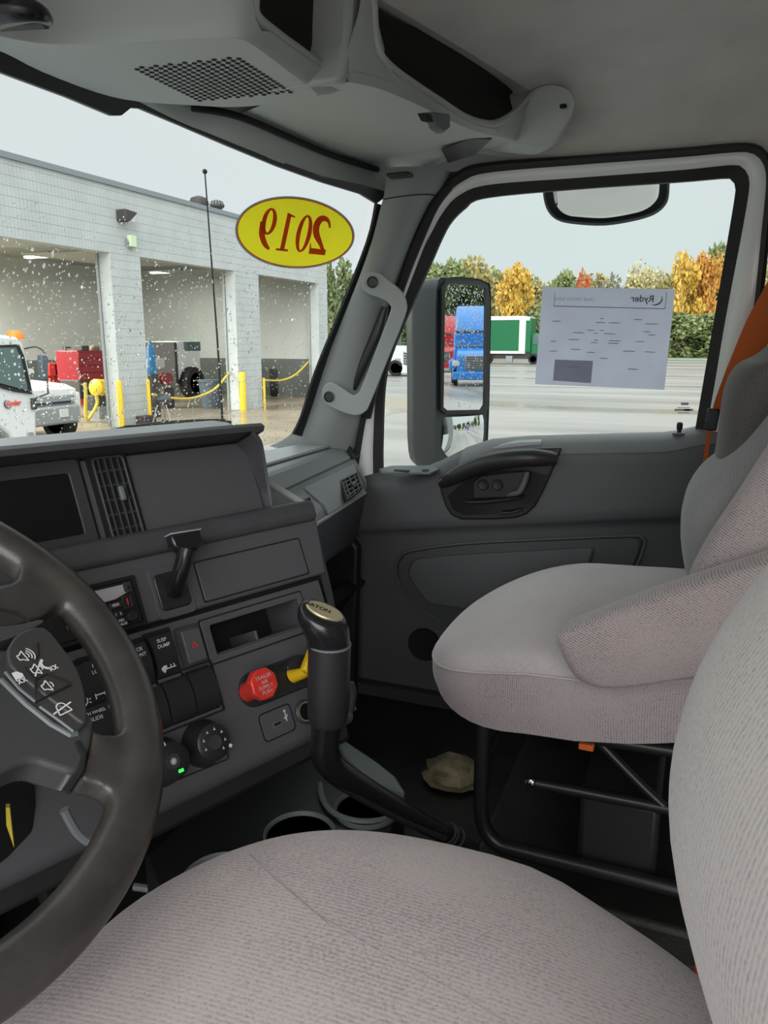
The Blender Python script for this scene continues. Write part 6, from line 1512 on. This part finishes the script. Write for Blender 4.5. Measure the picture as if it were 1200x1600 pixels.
for px,top,hw,m,lab in [(650,496,40,'leaf_dark','dark bush below the olive tree at the mirror housing'),(700,490,42,'leaf_green','green bush hidden behind the side mirror'),(745,494,42,'leaf_dark','dark bush above the roof of the green box truck'),(790,486,42,'leaf_olive','olive thicket below the golden-orange tree'),(835,490,42,'leaf_dark','dark bush behind the green truck cab'),(880,494,42,'leaf_dark','dark bush behind the left part of the notice'),(925,494,42,'leaf_green','green bush behind the middle of the notice'),(970,492,42,'leaf_dark','dark bush behind the right part of the notice'),(1015,492,42,'leaf_green','green bush behind the right edge of the notice'),(1060,488,40,'leaf_green','wide green bush below the tall gold tree'),(1100,490,40,'leaf_dark','dark bush below the orange tree'),(1140,486,42,'leaf_green','green bush beside the rear door frame')]:
    tree(px,top,hw,m,lab,103+rnd.uniform(0,5),dens=3200,sparse=0.060,low=0.0)
for px,top,m,lab in [(660,424,'leaf_green','hazy green back-row tree behind the mirror top'),(730,416,'leaf_olive','hazy olive back-row tree between the two tall green trees'),(792,426,'leaf_grey','grey back-row tree beside the golden-orange tree'),(850,428,'leaf_olive','hazy olive back-row tree left of the notice corner'),(905,434,'leaf_olive','hazy olive back-row tree behind the small red tree'),(975,428,'leaf_grey','grey back-row tree behind the pale yellow tree'),(1030,430,'leaf_olive','hazy olive back-row tree right of the notice logo'),(1092,420,'leaf_olive','hazy olive back-row tree between the gold and orange trees')]:
    tree(px,top,48,m,lab,150,dens=3200,sparse=0.060,low=0.0)
# wood behind the truck's own lot, seen in the mirrors
for k in range(10):
    a = math.radians(-54-8*k); p = Vector((math.cos(a)*95+8,math.sin(a)*85,ZG))
    m = ('leaf_green','leaf_dark','leaf_olive','leaf_dark')[k%4]; key = (m,3200,0.060)
    if key not in CROWN: CROWN[key] = [crown_mesh('foliage_'+m,m,3200,31+k,blobs=18,size=0.07) for _ in range(2)]
    t = thing('tree','tree far behind the truck, seen only in the door mirror','tree',p,'trees seen in the mirrors')
    o = bpy.data.objects.new('foliage',CROWN[key][k%2]); COL.objects.link(o); put(o,(p.x,p.y,ZG+5.5),t); o.scale=(7.5,7.5,6.0)
    MB().tube([p,p+Vector((0,0,6))],[0.3,0.1],7).build('trunk','trunk_bark',t)

# ---------------------------------------------------------------- door mirror
MN = Vector((math.cos(math.radians(241.2)),math.sin(math.radians(241.2)),0)); MC = PX(725,550,1.27)
def PM(px,py,off=0.0): return PLN(px,py,MC+MN*off,MN)
mir = thing('door_mirror','tall black door mirror with a flat and a convex glass','mirror',PM(690,720))
ho_ = catmull([PM(*p) for p in ((682,452),(700,434),(735,434),(758,440),(767,456),(766,560),(764,650),(760,720),(752,742),(700,742),(682,720),(681,600))],4,True)
cH = sum(ho_,Vector())/len(ho_)
hm = MB(); hm.loft([ho_,[p-MN*0.03 for p in ho_],[cH+(p-cH)*1.0-MN*0.085 for p in ho_],[cH+(p-cH)*0.94-MN*0.125 for p in ho_],[cH+(p-cH)*0.6-MN*0.15 for p in ho_]],True,False)
hm.add([cH+(p-cH)*0.6-MN*0.15 for p in ho_],[list(range(len(ho_)))])
hm.add([p-MN*0.004 for p in ho_],[list(range(len(ho_)))])
hm.build('housing','mirror_housing',mir,smooth=60)
gq = [PM(*p,0.001) for p in ((693,452),(698,443),(745,446),(756,452),(757,470),(756,560),(755,632),(750,640),(696,641),(690,636),(691,560),(692,480))]
fg = MB(); fg.prism(gq,MN*0.003); fgo = fg.build('flat_glass','mirror_glass',mir,smooth=0)
rimq = [PM(*p,0.0) for p in ((687,450),(696,438),(745,440),(760,448),(763,470),(762,560),(760,640),(752,646),(694,647),(686,640),(686,560),(687,480))]
MB().ring(rimq,gq,MN*0.008).build('glass_rim','satin_black',mir)
# convex spot glass
c0,c1,c2,c3 = PM(694,652),PM(757,648),PM(753,734),PM(690,734)
cg = MB(); rows=[]
for j in range(11):
    row=[]
    for i in range(11):
        a,b = i/10,j/10; p = c0.lerp(c1,a).lerp(c3.lerp(c2,a),b); bulge = 0.014*(1-((a-0.5)*2)**2)*1.0+0.014*(1-((b-0.5)*2)**2)
        row.append(p+MN*(bulge-0.016+(0.5-b)*0.022))
    rows.append(row)
cg.loft(rows,closed=False,caps=False); cg.build('convex_glass','mirror_glass',mir,smooth=180)
MB().tube([cH-MN*0.07+Vector((0,0,-0.2)),cH-MN*0.07+Vector((-0.05,0,-0.34)),Vector((0.99,cH.y+0.02,0.46))],0.016,10).build('mirror_bracket','satin_black',mir)
# rain on the mirror glass
dm = MB(); r5 = random.Random(9)
for k in range(900):
    py = r5.uniform(446,638); px = r5.uniform(694,755)
    if r5.random() > (1.0 if py<520 else 0.45): continue
    r_ = r5.uniform(0.0009,0.0022); add_drop(dm, PM(px,py,0.0041), MN, r_, r_*0.5)
dm.build('mirror_raindrops','rain_water',fgo,kind='stuff',smooth=0)
# look-down mirror above the window
LN = Vector((-0.47,-0.06,-0.88)).normalized(); LC = PX(948,312,1.10)
def PL(px,py,off=0.0): return PLN(px,py,LC+LN*off,LN)
lo_ = [(849,262),(849,300),(856,325),(872,340),(900,346),(945,348),(990,341),(1022,331),(1040,316),(1046,296),(1046,250)]
li_ = [(852,262),(852.5,300),(859,323),(874,337),(901,342),(945,344),(989,337),(1020,327.5),(1037,313.5),(1042.5,295.5),(1042.5,250)]
lm_ = thing('look_down_mirror','curved look-down mirror hanging outside above the door window','mirror',LC)
O_ = catmull([PL(*p) for p in lo_],4); I_ = catmull([PL(*p) for p in li_],4)
MB().ring(O_,I_,LN*0.008,closed=False).build('mirror_rim','mirror_housing',lm_)
cc = sum(O_,Vector())/len(O_)
hb2 = MB(); hb2.loft([O_,[cc+(p-cc)*0.95-LN*0.03 for p in O_],[cc+(p-cc)*0.5-LN*0.05 for p in O_]],True,True); hb2.build('mirror_back','mirror_housing',lm_)
cg = MB(); n_i = len(I_); rows = []
for f in (1.0,0.8,0.6,0.4,0.2,0.02): rows.append([cc+(p-cc)*f+LN*(0.001+0.009*(1-f*f)) for p in I_])
cg.loft(rows,True,True); cg.build('mirror_face','mirror_glass',lm_,smooth=180)
MB().tube([cc-LN*0.03,cc+Vector((-0.06,0,0.10)),cc+Vector((-0.20,0,0.12))],0.012,8).build('mirror_arm','satin_black',lm_)

# trucks behind, seen in the door mirror
def reflect(px,py):
    d = ray(px,py); return PM(px,py), d-2*d.dot(MN)*MN
def semi(px, dist, m, name, lab, extra=0.0, yaw=0.0):
    h,d = reflect(px,545); d = Vector((d.x,d.y,0)).normalized(); p = h+d*dist; p.z = ZG
    ang = math.atan2(-d.y,-d.x)+yaw      # local +x points back at the mirror
    Mx = Matrix.Translation(p) @ Matrix.Rotation(ang,4,'Z')
    t = thing(name,lab,'truck',p)
    def bx(nm,x0,x1,y0,y1,z0,z1,mm,bev=0.05):
        q = MB(); q.bounds(x0,x1,y0,y1,z0,z1); xf(q,Mx); return q.build(nm,mm,t,bevel=bev)
    def pr(nm,pts,y0,y1,mm,bev=0.06):
        q = MB(); q.prism([(x,y0,z) for x,z in pts],(0,y1-y0,0)); xf(q,Mx); return q.build(nm,mm,t,bevel=bev)
    pr('hood',[(0,0.5),(0,1.45),(-0.2,1.62),(-1.5,1.80),(-1.5,0.5)],-0.95,0.95,m); bx('cab',-3.4,-1.5,-1.15,1.15,0.6,2.55,m,0.08)
    pr('windscreen',[(-1.46,1.85),(-1.75,2.55),(-1.85,2.55),(-1.6,1.85)],-1.05,1.05,'vehicle_glass',0.02); pr('roof_fairing',[(-1.7,2.55),(-2.0,3.1),(-2.8,3.75),(-3.4,3.9),(-3.4,2.55)],-1.1,1.1,m,0.12); bx('sun_visor',-1.75,-1.5,-1.08,1.08,2.5,2.62,'roof_dark',0.02)
    bx('grille',-0.02,0.05,-0.55,0.55,0.75,1.45,'steel_grey',0.03)
    for k in range(6): bx('grille_slat',0.05,0.08,-0.52,0.52,0.80+k*0.11,0.84+k*0.11,'roof_dark',0)
    bx('bumper',-0.1,0.15,-1.15,1.15,0.3,0.68,m,0.06)
    for s_ in (-1,1):
        bx('fender',-1.3,-0.1,s_*1.2-0.22,s_*1.2+0.22-0.1*s_,0.75,1.25,m,0.08); bx('headlamp',-0.12,0.02,s_*0.98-0.17,s_*0.98+0.17,0.95,1.2,'wheel_white',0.03)
        q = MB(); q.lathe([(0.3,-0.15),(0.5,-0.15),(0.5,0.15),(0.3,0.15)],(-0.75,s_*1.05,0.5),(0,1,0),18); xf(q,Mx); q.build('wheel','tyre',t)
    return t
semi(745,35.5,'truck_blue','blue_semi_truck','blue semi tractor reflected in the door mirror')
semi(690,52,'truck_red','red_semi_truck','red semi tractor beside the blue one, reflected in the door mirror')

# ---------------------------------------------------------------- own truck outside: cowl, wiper, antenna
hood = MB(); hood.loft([[Vector((x,y,z-0.05*abs(x)**2)) for x in np.linspace(-0.98,0.98,9)] for y,z in ((1.03,0.50),(1.25,0.50),(1.8,0.44),(2.5,0.34),(2.8,0.15),(2.85,-0.3))],closed=False,caps=False)
tag(hood.build('truck_hood','truck_white',smooth=60),'white sloping hood of the truck outside the windshield','hood')
wp = thing('windshield_wiper','black windshield wiper resting along the base of the glass','wiper',PW(250,662,-0.02))
def wq_(px,py,off): return PW(px,py,-off)
MB().tube(catmull([wq_(*p) for p in ((175,674,0.03),(215,667,0.03),(260,662,0.03),(310,659,0.03),(350,658,0.03))],5),0.006,6).build('wiper_arm','wiper_black',wp)
MB().tube(catmull([wq_(*p) for p in ((195,668,0.012),(240,665,0.012),(300,661,0.012),(360,660,0.012))],5),0.0045,6).build('wiper_blade','wiper_black',wp)
MB().tube([wq_(255,660,0.04),wq_(275,664,0.035),wq_(300,664,0.03)],0.007,6).build('wiper_linkage','wiper_black',wp)
a0,a1 = PD(320,268,1.98),PD(354,760,1.98)
an = thing('whip_antenna','thin black whip antenna standing in front of the windshield','antenna',a1)
MB().tube([a1,a1.lerp(a0,0.5)+Vector((0.004,0,0)),a0],[0.0034,0.0024,0.0016],8).build('whip','wiper_black',an); MB().ball(a0,0.006,8,6).build('tip','wiper_black',an)
